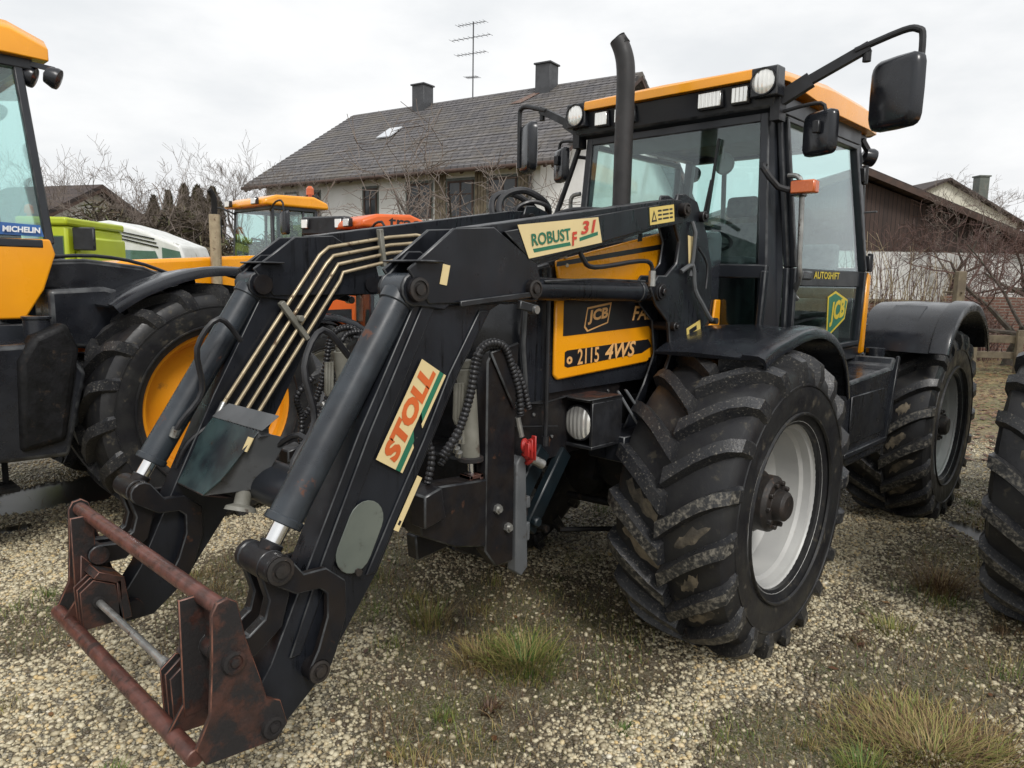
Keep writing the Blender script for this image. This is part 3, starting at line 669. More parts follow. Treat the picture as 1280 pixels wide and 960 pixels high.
        q_ = [(1.26, 1.42), (1.24, 1.64), (1.36, 1.675), (1.58, 1.62), (1.55, 1.50), (1.30, 1.40)]
        L.slab([(-a, s*(yb+.001), z) for a, z in q_], (0, s, 0), .001, 0)
        q_ = [(1.275, 1.435), (1.26, 1.635), (1.36, 1.66), (1.563, 1.61), (1.535, 1.51), (1.31, 1.42)]
        L.slab([(-a, s*(yb+.002), z) for a, z in q_], (0, s, 0), .001, 1)
        L.text('JCB', (-1.29 if s > 0 else -1.53, s*(yb+.0032), 1.455), (Vector(U) + Vector((0, 0, .12 if s > 0 else -.12))), (0, 0, 1), .24, .15, 0, .12, .045)
        L.build('lettering', [M['s_yell'], M['s_green']], door, recalc=False)
        G = MB(); G.prism([(-1.86, 1.26), (-1.895, 1.80), (-1.95, 1.78), (-1.93, 1.26)], s*.66, s*.735); G.build('rear_corner_panel', M['yellow'], T, .008)
    # roof
    Rf = MB(); vs = []; nn = 8
    secs = [(-.44, 2.803, .60, .0), (-.46, 2.812, .655, .008), (-.60, 2.825, .68, .03), (-1.2, 2.86, .69, .04), (-1.8, 2.85, .69, .035), (-2.02, 2.80, .67, .02), (-2.06, 2.74, .62, 0)]
    for x, z, w, up in secs:
        bz = 2.70 if x < -.65 else 2.755
        vs += [(x, -w, bz), (x, -w, z-.045), (x, -w+.05, z), (x, 0, z+up), (x, w-.05, z), (x, w, z-.045), (x, w, bz), (x, 0, bz)]
    fs = [(i*8+a, i*8+(a+1) % 8, (i+1)*8+(a+1) % 8, (i+1)*8+a) for i in range(len(secs)-1) for a in range(8)] + [tuple(range(8)), tuple((len(secs)-1)*8+a for a in range(8))]
    Rf.add(vs, fs); roof = Rf.build('roof', M['yellow'], T, .015, 50, seg=2)
    B = MB(); B.prism([(-.475, 2.758), (-.50, 2.62), (-.56, 2.60), (-.62, 2.66), (-.62, 2.758)], -.655, .655); B.box(-2.0, -.6, -.62, .62, 2.64, 2.70); fa = B.build('roof_fascia', M['frame'], T, .01)
    for y in (.475, .30, -.26, -.43): lamp_rect(T, (-.462, y, 2.695), .135 if abs(y) in (.3, .26) else .09, .078)
    for s in (1, -1): lamp_round(T, (-.44, s*.615, 2.735), .062, (1, 0, -.02))
    for s in (1, -1):
        G = MB(); G.lathe([(.0, -.06), (.05, -.05), (.06, 0), (.055, .02), (0, .025)], (-1.98, s*.66, 2.55), (-.6, s*.6, -.2), 16); G.bar((-1.9, s*.62, 2.66), (-1.97, s*.65, 2.58), .03, .03); G.build('rear_lamp', M['plastic'], T)
        if s > 0:
            G = MB(); G.box(-.64, -.54, s*.745, s*.80, 2.165, 2.245); ind = G.build('indicator', M['plastic'], T, .006)
            G = MB(); G.box(-.545, -.53, s*.75, s*.875, 2.175, 2.24); G.box(-.60, -.545, s*.80, s*.875, 2.175, 2.24); G.build('lens', M['amber'], ind, .006)
            G = MB(); G.tube([(-.50, s*.62, 2.33), (-.46, s*.63, 2.31), (-.50, s*.70, 2.21), (-.56, s*.75, 2.2)], .017, 8, sm=2); G.build('indicator_bracket', M['black_plain'], T)
        # mirrors
        A = MB(); A.prism([(-.58, 2.55), (-.50, 2.55), (-.50, 2.70), (-.58, 2.70)], s*.63, s*.68)
        A.bar((-.55, s*.66, 2.66), (-.58, s*.80, 2.74), .05, .07); A.bar((-.58, s*.80, 2.74), (-.62, s*1.06, 2.86), .04, .045)
        A.tube([(-.60, s*1.0, 2.845), (-.63, s*1.20, 2.905), (-.64, s*1.265, 2.90), (-.645, s*1.285, 2.86), (-.645, s*1.285, 2.66), (-.645, s*1.285, 2.50)], .016, 10, sm=4)
        A.cyl((-.62, s*1.05, 2.84), (-.62, s*1.05, 2.79), .02, n=10)
        A.tube([(-.56, s*.68, 2.60), (-.58, s*.80, 2.62), (-.60, s*.87, 2.61), (-.60, s*.88, 2.5)], .010, 8, sm=3)
        A.build('mirror_arm', M['black_plain'], T, .004)
        rz = -.42 if s > 0 else -.55
        mirror_head(T, (-.63, s*1.19, 2.625), .27, .335, .07, rz)
        mirror_head(T, (-.60, s*.855, 2.475), .205, .22, .05, rz*1.0)
        G = MB(); G.obox((-.555, s*.855, 2.50), (.03, .035, .06), Matrix.Identity(3)); G.build('mirror_clamp', M['black_plain'], T, .004)
    # right-hand door guard tubes and far intake hoses
    G = MB()
    G.tube([(-.56, -.64, 2.64), (-.57, -.75, 2.40), (-.57, -.87, 2.14), (-.50, -.87, 2.07), (-.3, -.75, 2.08), (.0, -.62, 2.07), (.2, -.6, 2.04)], .017, 8, sm=3); G.tube([(-.57, -.70, 2.51), (-.6, -.64, 2.50)], .012, 8)
    G.build('guard_rail', M['black_plain'], T)
    G = MB()
    for r, ox, oy, tl_, rr_ in ((.155, .14, -.50, .0, .020), (.135, .19, -.53, .25, .018), (.10, .10, -.47, -.2, .013)):
        G.tube([(ox+math.cos(a)*r*1.25, oy-.04*math.sin(a*2), 2.05+math.sin(a+tl_*math.sin(a))*r*(1.05 if a < 1.6 else .95)) for a in [PI*(j/8*1.15-.07) for j in range(0, 9)]], rr_, 8, sm=3)
    G.tube([(.0, -.5, 2.04), (-.12, -.35, 2.12), (-.2, .0, 2.09), (-.25, .2, 2.05)], .014, 8, sm=4)
    G.tube([(-.3, -.5, 2.0), (-.2, -.3, 2.10), (-.15, .1, 2.12), (-.2, .3, 2.04)], .012, 8, sm=4)
    G.build('hydraulic_hose', M['hose'], T)
    # interior
    S = MB(); S.box(-1.55, -1.05, -.26, .26, 1.55, 1.68); S.prism([(-1.5, 1.68), (-1.42, 1.68), (-1.50, 2.12), (-1.60, 2.12)], -.22, .22); S.prism([(-1.54, 2.16), (-1.48, 2.16), (-1.50, 2.30), (-1.56, 2.30)], -.11, .11); S.box(-1.5, -1.15, -.2, .2, 1.23, 1.55)
    S.build('seat', M['seat'], T, .04, seg=3)
    S = MB(); S.box(-1.75, -1.35, .30, .58, 1.5, 1.62); S.prism([(-1.78, 1.62), (-1.70, 1.62), (-1.74, 1.98), (-1.80, 1.98)], .32, .58); S.build('seat', M['seat'], T, .04, seg=3)
    S = MB(); S.box(-.78, -.56, -.5, .5, 1.45, 1.86); S.prism([(-.6, 1.9), (-.9, 1.86), (-.95, 1.6), (-.75, 1.5), (-.6, 1.5)], -.24, .24); S.cyl((-.80, 0, 1.23), (-.9, 0, 1.9), .05); S.build('dashboard', M['dash'], T, .03, seg=2)
    S = MB(); S.lathe([(.19, 0), (.205, .013), (.19, .026), (.175, .013)], (-.97, 0, 1.98), (-.35, 0, .9), 28, closed=True)
    for a in (0, 2.1, 4.2): S.bar((-.97, 0, 1.98), Vector((-.97, 0, 1.985)) + Vector((math.cos(a)*.17, math.sin(a)*.19, math.cos(a)*.07)), .025, .012)
    S.build('steering_wheel', M['dash'], T)
    S = MB(); S.bar((-1.84, .12, 1.85), (-1.80, .1, 2.6), .05, .05); S.bar((-1.84, -.3, 1.85), (-1.80, -.3, 2.6), .03, .03); S.box(-1.70, -1.2, -.3, .3, 2.60, 2.63); S.prism([(-.6, 2.6), (-.72, 2.50), (-.75, 2.60)], -.5, .5)
    S.lathe([(0, 0), (.06, 0), (.065, .02), (0, .03)], (-.75, .25, 2.4), (-1, 0, 0), 16); S.bar((-.7, .25, 2.6), (-.75, .25, 2.42), .012, .012)
    S.build('cab_lining', M['cabfloor'], T, .01)
    # wiper
    S = MB(); S.tube([(-.52, .18, 1.80), (-.525, .25, 2.0), (-.53, .30, 2.28)], .008, 6); S.bar((-.532, .28, 2.05), (-.537, .33, 2.5), .01, .02); S.build('wiper', M['black_plain'], T)
    # exhaust stack
    S = MB(); S.tube([(-.10, .0, 1.9), (-.10, .0, 2.62), (-.10, .0, 2.76), (-.098, -.006, 2.86), (-.09, -.022, 2.93), (-.078, -.045, 2.985)], [.05, .05, .05, .05, .048, .046], 20, sm=4, caps=False)
    S.cyl((-.10, 0, 1.92), (-.10, 0, 2.1), .056, n=20)
    ex = S.build('exhaust_pipe', M['exhaust'], T)
    S = MB(); S.lathe([(.0, -.06), (.044, -.05), (.044, -.004), (.047, .0)], (-.077, -.047, 2.987), (.3, -.55, .78), 20); S.build('outlet', M['exhaust_black'], ex)
    # aerial behind the cab
    S = MB(); S.tube([(-2.0, .62, 2.6), (-2.06, .62, 2.1), (-2.08, .62, 1.9)], .005, 6); S.tube([(-2.03, .60, 2.20), (-2.0, .72, 2.2)], .006, 6); S.build('aerial', M['strip'], T)
    # decks behind the cab
    S = MB(); S.box(-3.5, -1.98, -.5, .5, 1.02, 1.2); S.box(-2.3, -2.02, -.45, .45, 1.2, 1.5); S.build('rear_deck', M['black'], T, .02)

def build_loader():
    P1 = (2.30, .895); PE = (1.79, 1.672); PD = (1.25, 1.675); P2 = (2.18, .545); P3 = (2.45, .69); P4 = (2.35, .455)
    for s in (1, -1):
        def Y(a): return s*a
        # boom
        A = MB()
        A.prism([(1.52, 1.885), (1.46, 1.895), (.30, 2.085), (.20, 2.09), (.16, 2.05), (.18, 1.985), (.36, 1.955), (1.20, 1.765), (1.30, 1.66)], Y(.445), Y(.555))
        A.prism([(1.765, 1.66), (1.30, 1.66), (1.44, 1.60), (1.585, 1.39), (1.70, 1.18), (1.83, .96), (1.935, .775), (2.10, .56), (2.14, .50), (2.27, .40), (2.37, .40), (2.40, .47), (2.36, .53), (2.31, .60), (2.18, .87), (2.0, 1.235)], Y(.45), Y(.548))
        A.prism([(1.735, 1.66), (1.68, 1.66), (1.91, 1.235), (2.09, .87), (2.22, .60), (2.255, .60), (2.14, .87), (1.965, 1.235)], Y(.549), Y(.556))
        A.prism([(1.50, 1.60), (1.45, 1.60), (1.60, 1.39), (1.715, 1.18), (1.845, .96), (1.95, .775), (1.985, .775), (1.88, .96), (1.75, 1.18), (1.64, 1.39)], Y(.549), Y(.556))
        arm = A.build('loader_arm', M['black'], T, .010, seg=2)
        # elbow plates
        E = MB()
        pl = [(1.825, 1.735), (1.635, 1.872), (1.45, 1.887), (1.22, 1.765), (1.195, 1.68), (1.215, 1.63), (1.74, 1.625)]
        E.prism(pl, Y(.557), Y(.572)); E.prism(pl, Y(.428), Y(.443))
        E.strap([(1.70, 1.70), PE], [.10, .055], Y(.548), Y(.565)); E.strap([(1.70, 1.70), PE], [.10, .055], Y(.435), Y(.452))
        E.slab([(1.80, Y(.40), 1.757), (1.80, Y(.60), 1.757), (1.70, Y(.60), 1.757), (1.70, Y(.40), 1.757)], (0, 0, 1), .008)
        E.build('elbow_plate', M['black'], arm, .004)
        for nm, p, r, y0, y1 in (('pin', PE, .040, .415, .582), ('pin', PD, .036, .42, .590), ('pin', P1, .043, .44, .60), ('pin', P2, .036, .42, .592), ('pin', P4, .034, .42, .602), ('pin', (.20, 2.045), .032, .42, .585)):
            q = MB(); q.cyl((p[0], Y(y0), p[1]), (p[0], Y(y1), p[1]), r, n=24, m=0)
            c = (p[0], Y(y1), p[1]); ax = (0, s, 0)
            q.lathe([(r*.95, 0), (r*.95, .004), (r*.72, .006), (r*.70, .001), (r*.45, .001), (r*.43, .010), (0, .011)], c, ax, 20, 1)
            q.build(nm, [M['rust_black'], M['hub']], arm, 0, 30)
        W_ = MB(); rw = random.Random(4)
        def weld(a, b_, r=.006):
            a = Vector(a); b_ = Vector(b_); n_ = max(4, int((b_-a).length/.012)); W_.tube([a.lerp(b_, i/n_) + Vector((rw.uniform(-1, 1), 0, rw.uniform(-1, 1)))*.0012 for i in range(n_+1)], [r*rw.uniform(.75, 1.15) for i in range(n_+1)], 6)
        ye = Y(.557); q4 = [(1.45, 1.889), (1.22, 1.763), (1.195, 1.68), (1.215, 1.628), (1.74, 1.622)]
        for a_, b_ in zip(q4[:-1], q4[1:]): weld((a_[0], ye, a_[1]), (b_[0], ye, b_[1]))
        W_.build('weld_seam', M['black'], arm)
        for (bx, bz) in ((2.02, .80),): q = MB(); q.cyl((bx, Y(.558), bz), (bx, Y(.570), bz), .012, n=8); q.build('bolt', M['hub'], arm)
        # oval inspection cover and red-brown reflector
        O = MB(); O.strap([(1.985, .955), (2.030, .865)], .066, Y(.556), Y(.560), seg=9); ov = O.build('cover_plate', M['greyplate'], arm, .001)
        # stickers
        K = MB(); U = Vector((-.52, 0, .854)).normalized(); V = Vector((-.854, 0, -.52)) # along boom upwards, across boom
        yf = Y(.5505)
        if s > 0:
            o = Vector((1.945, .5575, 1.145)); L = .355; W = .088
            e0, e1 = o, o + U*L
            K.slab([o, o + U*L, o + U*L + V*W, o + V*W], (0, 1, 0), .0015, 0)
            K.slab([o + V*W, o + U*.14 + V*W, o + U*.11 + V*(W+.022), o + V*(W+.022)], (0, 1, 0), .0015, 1); K.slab([o + U*.205 + V*W, o + U*L + V*W, o + U*L + V*(W+.02), o + U*.18 + V*(W+.02)], (0, 1, 0), .0015, 1)
            K.slab([o + V*(W+.023), o + U*.10 + V*(W+.023), o + U*.09 + V*(W+.032), o + V*(W+.032)], (0, 1, 0), .0015, 0); K.slab([o + U*.17 + V*(W+.022), o + U*L + V*(W+.022), o + U*L + V*(W+.032), o + U*.16 + V*(W+.032)], (0, 1, 0), .0015, 0)
            K.text('STOLL', o + U*.018 + V*(W-.010) + Vector((0, .0016, 0)), U, -V, L-.030, W-.020, 2, .16, .06)
        else:
            o = Vector((1.945, -.5575, 1.145)); L = .355; W = .088
            K.slab([o, o + U*L, o + U*L + V*W, o + V*W], (0, -1, 0), .0015, 0)
            K.text('STOLL', o + U*(L-.018) + V*(W-.012) + Vector((0, -.0016, 0)), -U, -V, L-.035, W-.026, 2, .12, .035)
        K.build('sticker', [M['sticker'], M['s_green'], M['s_orange']], arm, recalc=False)
        K = MB(); U2 = Vector((-.985, 0, .155)).normalized(); V2 = Vector((.155, 0, .985)).normalized()
        if s > 0:
            o = Vector((1.275, .5755, 1.785)); pts = [(0, 0), (.445, .010), (.430, .112), (-.045, .125)]
            K.slab([o + U2*a + V2*b_ for a, b_ in pts], (0, 1, 0), .0015, 0)
            K.slab([o + U2*a + V2*b_ for a, b_ in ((.03, .018), (.245, .02), (.24, .034), (.025, .032))], (0, 1, 0), .002, 1); K.slab([o + U2*a + V2*b_ for a, b_ in ((.30, .03), (.42, .042), (.42, .056), (.30, .044))], (0, 1, 0), .002, 1)
            K.text('ROBUST', o + U2*.02 + V2*.042 + Vector((0, .003, 0)), U2, V2, .225, .045, 1, .0, .02)
            K.text('F', o + U2*.250 + V2*.018 + Vector((0, .003, 0)), U2, V2, .035, .052, 2, .15, .03); K.text('31', o + U2*.31 + V2*.055 + Vector((0, .003, 0)), U2, V2, .10, .05, 2, .25, .03)
        else:
            o = Vector((.845, -.5755, 1.85)); U3 = Vector((.985, 0, -.155)); 
            K.slab([o + U3*a + V2*b_ for a, b_ in [(0, 0), (.445, -.010), (.46, .112), (-.015, .105)]], (0, -1, 0), .0015, 0)
            K.text('ROBUST', o + U3*.02 + V2*.042 + Vector((0, -.003, 0)), U3, V2, .225, .045, 1, .0, .02); K.text('F', o + U3*.25 + V2*.018 + Vector((0, -.003, 0)), U3, V2, .035, .052, 2, .15, .03); K.text('31', o + U3*.31 + V2*.055 + Vector((0, -.003, 0)), U3, V2, .10, .05, 2, .25, .03)
        K.build('sticker', [M['sticker'], M['s_green'], M['s_red']], arm, recalc=False)
        # carrying pad on which that sticker sits is the elbow plate level: a thin upper cover
        E = MB(); E.prism([(1.40, 1.875), (.42, 2.05), (.42, 1.955), (1.25, 1.775)], Y(.556), Y(.574)); E.build('cover_plate', M['black'], arm, .003)
        K = MB(); o = Vector((.49, Y(.5755), 1.955))
        U2s = U2 if s > 0 else -U2; o = o if s > 0 else Vector((.28, Y(.5755), 1.99))
        K.slab([o, o + U2s*.20, o + U2s*.20 + V2*.075, o + V2*.075], (0, s, 0), .0015, 0)
        K.slab([o + U2s*.01 + V2*.012, o + U2s*.055 + V2*.012, o + U2s*.033 + V2*.062], (0, s, 0), .002, 1)
        K.slab([o + U2s*.022 + V2*.02, o + U2s*.043 + V2*.02, o + U2s*.033 + V2*.045], (0, s, 0), .0025, 0)
        for j in range(3):
            x = .065
            for w in (.03, .05, .025): K.slab([o + U2s*x + V2*(.052-j*.018), o + U2s*(x+w) + V2*(.052-j*.018), o + U2s*(x+w) + V2*(.060-j*.018), o + U2s*x + V2*(.060-j*.018)], (0, s, 0), .002, 1); x += w + .008
        K.build('sticker', [M['sticker_y'], M['s_black']], arm, recalc=False)
        K = MB(); o = Vector((1.70, Y(.5735), 1.69)); K.slab([o, o+Vector((-.03, 0, -.005)), o+Vector((-.045, 0, .06)), o+Vector((-.015, 0, .065))], (0, s, 0), .0015, 0); K.build('sticker', M['sticker'], arm); K = MB()
        Us = Vector((-.52, 0, .854)); Vs = Vector((-.854, 0, -.52)); o = Vector((1.885, Y(.557), .905))+Vs*.008
        K.slab([o, o+Us*.19, o+Us*.19+Vs*.022, o+Vs*.022], (0, s, 0), .0015, 0)
        K.slab([o+Us*.02+Vs*.006, o+Us*.035+Vs*.006, o+Us*.035+Vs*.016, o+Us*.02+Vs*.016], (0, s, 0), .002, 1)
        K.build('sticker', [M['sticker'], M['s_black']], arm, recalc=False)
        # tilt cylinder
        c0 = Vector((PE[0], Y(.50), PE[1])); c1 = Vector((P1[0], Y(.50), P1[1])); d = (c1-c0).normalized()
        B = MB(); B.cyl(c0 + d*.045, c0 + d*.80, .052, n=28); B.cyl(c0 + d*.79, c0 + d*.815, .058, n=28); B.cyl(c0 + Vector((0, -.055, 0)), c0 + Vector((0, .055, 0)), .052, n=20); B.cyl(c0 + d*.02, c0 + d*.06, .058, n=24)
        cy_ = B.build('tilt_cylinder', M['cyl'], T, .003)
        B = MB(); B.cyl(c0 + d*.80, c1 - d*.02, .026, n=20); B.build('rod', M['chrome'], cy_)
        B = MB(); B.cyl(c1 + Vector((0, -.05, 0)), c1 + Vector((0, .05, 0)), .045, n=20); B.cyl(c1 - d*.06, c1, .034, n=16); B.build('rod_eye', M['rust_black'], cy_, .003)
        B = MB(); k = c0 + d*.72 + Vector((-.02, -s*.055, .02)); B.tube([k, k + Vector((-.02, -s*.03, .06)), k + Vector((-.10, -s*.04, .17)), k + Vector((-.08, -s*.06, .34)), k + Vector((-.16, -s*.08, .45)), k + Vector((-.25, -s*.07, .36))], .011, 8, sm=4); B.cyl(k, k + Vector((-.008, -s*.012, .03)), .018, n=10, m=1); B.build('hose', [M['hose'], M['steel']], cy_)
        # lift cylinder
        c0 = Vector((PD[0], Y(.50), PD[1])); c1 = Vector((.33, Y(.50), 1.665)); d = (c1-c0).normalized()
        B = MB(); B.cyl(c0 + d*.05, c0 + d*.80, .045, n=28); B.cyl(c0 + d*.78, c0 + d*.81, .05, n=24); B.cyl(c0 - Vector((0, .05, 0)), c0 + Vector((0, .05, 0)), .046, n=20); B.cyl(c0 + d*.02, c0 + d*.07, .035, n=16)
        B.tube([c0 + d*.10 + Vector((0, s*.045, .03)), c0 + d*.4 + Vector((0, s*.05, .045)), c0 + d*.78 + Vector((0, s*.05, .045))], .006, 6)
        cy_ = B.build('lift_cylinder', M['black'], T, .003)
        B = MB(); B.cyl(c0 + d*.80, c1, .026, n=20); B.build('rod', M['chrome'], cy_)
        B = MB(); B.cyl(c1 - Vector((0, .05, 0)), c1 + Vector((0, .05, 0)), .042, n=20); B.cyl(c1 - d*.05, c1, .035, n=16); B.build('rod_eye', M['black_plain'], cy_)
        B = MB(); B.tube([(.93, Y(.52), 1.87), (.90, Y(.53), 1.80), (.82, Y(.53), 1.765), (.5, Y(.53), 1.80), (.40, Y(.53), 1.79), (.385, Y(.53), 1.73)], .010, 8, sm=4); B.cyl((.385, Y(.53), 1.76), (.385, Y(.53), 1.69), .016, n=10, m=1)
        B.build('hose', [M['hose'], M['steel']], cy_)
        # safety stop strut beside the cylinder
        B = MB(); B.bar((1.62, Y(.585), 1.625), (1.27, Y(.585), 1.655), .012, .02); B.bar((1.34, Y(.59), 1.62), (1.24, Y(.59), 1.60), .02, .03); B.cyl((1.26, Y(.57), 1.60), (1.26, Y(.61), 1.60), .018, n=12, m=1); B.build('safety_strut', [M['black_plain'], M['steel']], arm, .003)
        # console upright carrying the arm
        B = MB(); pl = [(.24, 2.02), (.20, 2.12), (.13, 2.125), (.02, 2.10), (-.09, 1.95), (-.15, 1.80), (-.17, 1.62), (-.10, 1.50), (.06, 1.38), (.24, 1.20), (.30, 1.0), (.45, 1.0), (.28, 1.22), (.20, 1.36), (.23, 1.52), (.34, 1.60), (.40, 1.68), (.34, 1.74), (.27, 1.74), (.185, 1.80), (.165, 1.90)]
        B.prism(pl, Y(.515), Y(.535)); B.prism(pl, Y(.43), Y(.442))
        B.bar((-.12, Y(.49), 1.55), (.05, Y(.49), 1.40), .08, .02)
        B.box(.22, .60, Y(.36), Y(.56), .90, 1.02)
        up = B.build('console', M['black'], T, .005)
        B = MB(); B.bar((.52, Y(.50), 1.22), (.40, Y(.60), 1.0), .03, .012); B.bar((.58, Y(.50), 1.22), (.48, Y(.60), 1.0), .03, .012); B.build('console_stay', M['strip'], up, .003)
        for p, r in (((.33, 1.665), .034), ((.20, 1.50), .022), ((.16, 2.045), .036), ((-.02, 2.03), .026)):
            q = MB(); q.cyl((p[0], Y(.42), p[1]), (p[0], Y(.56), p[1]), r, n=20); q.cyl((p[0], Y(.56), p[1]), (p[0], Y(.572), p[1]), r*.55, n=6); q.build('pin', M['rust_black'], up, .002)
        B = MB(); B.tube([(.08, Y(.545), 2.0), (.07, Y(.56), 1.95), (.06, Y(.55), 1.84), (.08, Y(.55), 1.74)], .010, 8, m=1); B.tube([(.16, Y(.545), 1.76), (.08, Y(.56), 1.79), (.05, Y(.56), 1.68), (-.02, Y(.57), 1.60), (-.08, Y(.575), 1.54), (-.12, Y(.575), 1.52)], .012, 8, sm=3, m=1); B.cyl((-.12, Y(.56), 1.52), (-.12, Y(.60), 1.52), .016, n=10)
        B.tube([(.02, Y(.55), 1.88), (-.06, Y(.56), 1.80), (-.04, Y(.57), 1.68)], .006, 6, sm=3)
        B.build('locking_lever', [M['black_plain'], M['strip']], up)
        K = MB(); o = Vector((.08, Y(.5365), 1.80)); K.slab([o, o+Vector((-.055, 0, -.01)), o+Vector((-.03, 0, .13)), o+Vector((.02, 0, .135))], (0, s, 0), .0015, 0); K.build('sticker', M['sticker'], up); K = MB()
        o = Vector((.06, Y(.5365), 1.435)); K.slab([o, o+Vector((-.13, 0, .04)), o+Vector((-.12, 0, .09)), o+Vector((.01, 0, .05))], (0, s, 0), .0015, 1)
        K.slab([o+Vector((-.02, 0, .02)), o+Vector((-.09, 0, .043)), o+Vector((-.085, 0, .065)), o+Vector((-.015, 0, .042))], (0, s, 0), .002, 2)
        K.build('sticker', [M['sticker'], M['sticker_y'], M['s_black']], up, recalc=False)
        # tilt linkage
        B = MB(); B.strap([P1, (2.235, .835), (2.16, .83), (2.115, .79), (2.115, .70), (2.15, .60), P2], [.044, .030, .031, .034, .034, .034, .036], Y(.567), Y(.592)); B.strap([P1, (2.235, .835), (2.16, .83), (2.115, .79), (2.115, .70), (2.15, .60), P2], [.044, .030, .031, .034, .034, .034, .036], Y(.408), Y(.433))
        B.build('tilt_link', M['rust_black'], arm, .004)
        B = MB(); B.strap([P1, (2.285, .80), (2.305, .73), (2.37, .685), P3], [.042, .032, .033, .034, .036], Y(.525), Y(.563)); B.strap([P1, (2.285, .80), (2.305, .73), (2.37, .685), P3], [.042, .032, .033, .034, .036], Y(.44), Y(.475)); B.build('bucket_link', M['rust_black'], arm, .005, seg=2)
    # tool carrier
    C = MB()
    C.cyl((2.465, -.585, .835), (2.465, .585, .835), .0235, n=24, m=1); C.cyl((2.555, -.60, .455), (2.555, .60, .455), .0245, n=24, m=1)
    car = C.build('tool_carrier', [M['rust'], M['rust_bar']], T, .003)
    for s in (1, -1):
        B = MB()
        side = [(2.50, .835), (2.485, .862), (2.455, .868), (2.43, .85), (2.41, .74), (2.375, .62), (2.355, .545), (2.315, .52), (2.295, .44), (2.33, .405), (2.53, .425), (2.555, .48), (2.515, .56), (2.505, .70)]
        B.prism(side, s*.592, s*.608); 
        B.prism([(2.53, .84), (2.455, .84), (2.455, .50), (2.53, .50)], s*.462, s*.474)
        B.box(2.452, 2.464, s*.47, s*.594, .48, .82)
        B.prism([(2.505, .70), (2.515, .56), (2.575, .47), (2.55, .46), (2.33, .44), (2.44, .62)], s*.46, s*.472)
        B.build('side_plate', M['rust'], car, .003)
        B = MB()
        for y in (.35, .385, .42): B.prism([(2.54, .46), (2.545, .60), (2.50, .635), (2.43, .60), (2.41, .46)], s*y, s*(y+.008))
        B.box(2.41, 2.425, s*.35, s*.428, .46, .61); B.prism([(2.50, .64), (2.42, .60), (2.41, .46), (2.38, .46), (2.40, .62), (2.48, .66)], s*.35, s*.46)
        B.build('gusset', M['rust'], car, .002)
        for p in (P3, (2.345, .455)):
            q = MB(); q.cyl((p[0], s*.43, p[1]), (p[0], s*.618, p[1]), .032, n=22); q.lathe([(.031, 0), (.031, .005), (.022, .007), (.02, .002), (.012, .002), (.011, .010), (0, .011)], (p[0], s*.618, p[1]), (0, s, 0), 20); q.build('pin', M['rust'], car)
    B = MB(); B.cyl((2.49, -.44, .555), (2.49, .46, .555), .0125, n=16); B.cyl((2.49, .30, .555), (2.49, .34, .555), .024, n=14, m=1); B.cyl((2.49, .23, .555), (2.49, .26, .555), .018, n=14, m=0); B.cyl((2.49, -.42, .555), (2.49, -.33, .555), .02, n=14, m=1); B.cyl((2.49, .34, .555), (2.49, .46, .555), .018, n=14, m=1)
    B.build('locking_rod', [M['steel'], M['rust']], car)
    # cross tube between the booms, valve cover, pipes
    B = MB(); B.cyl((1.94, -.45, .93), (1.94, .45, .93), .085, n=32)
    B.build('cross_tube', M['frame'], T)
    return
build_main(); build_loader()

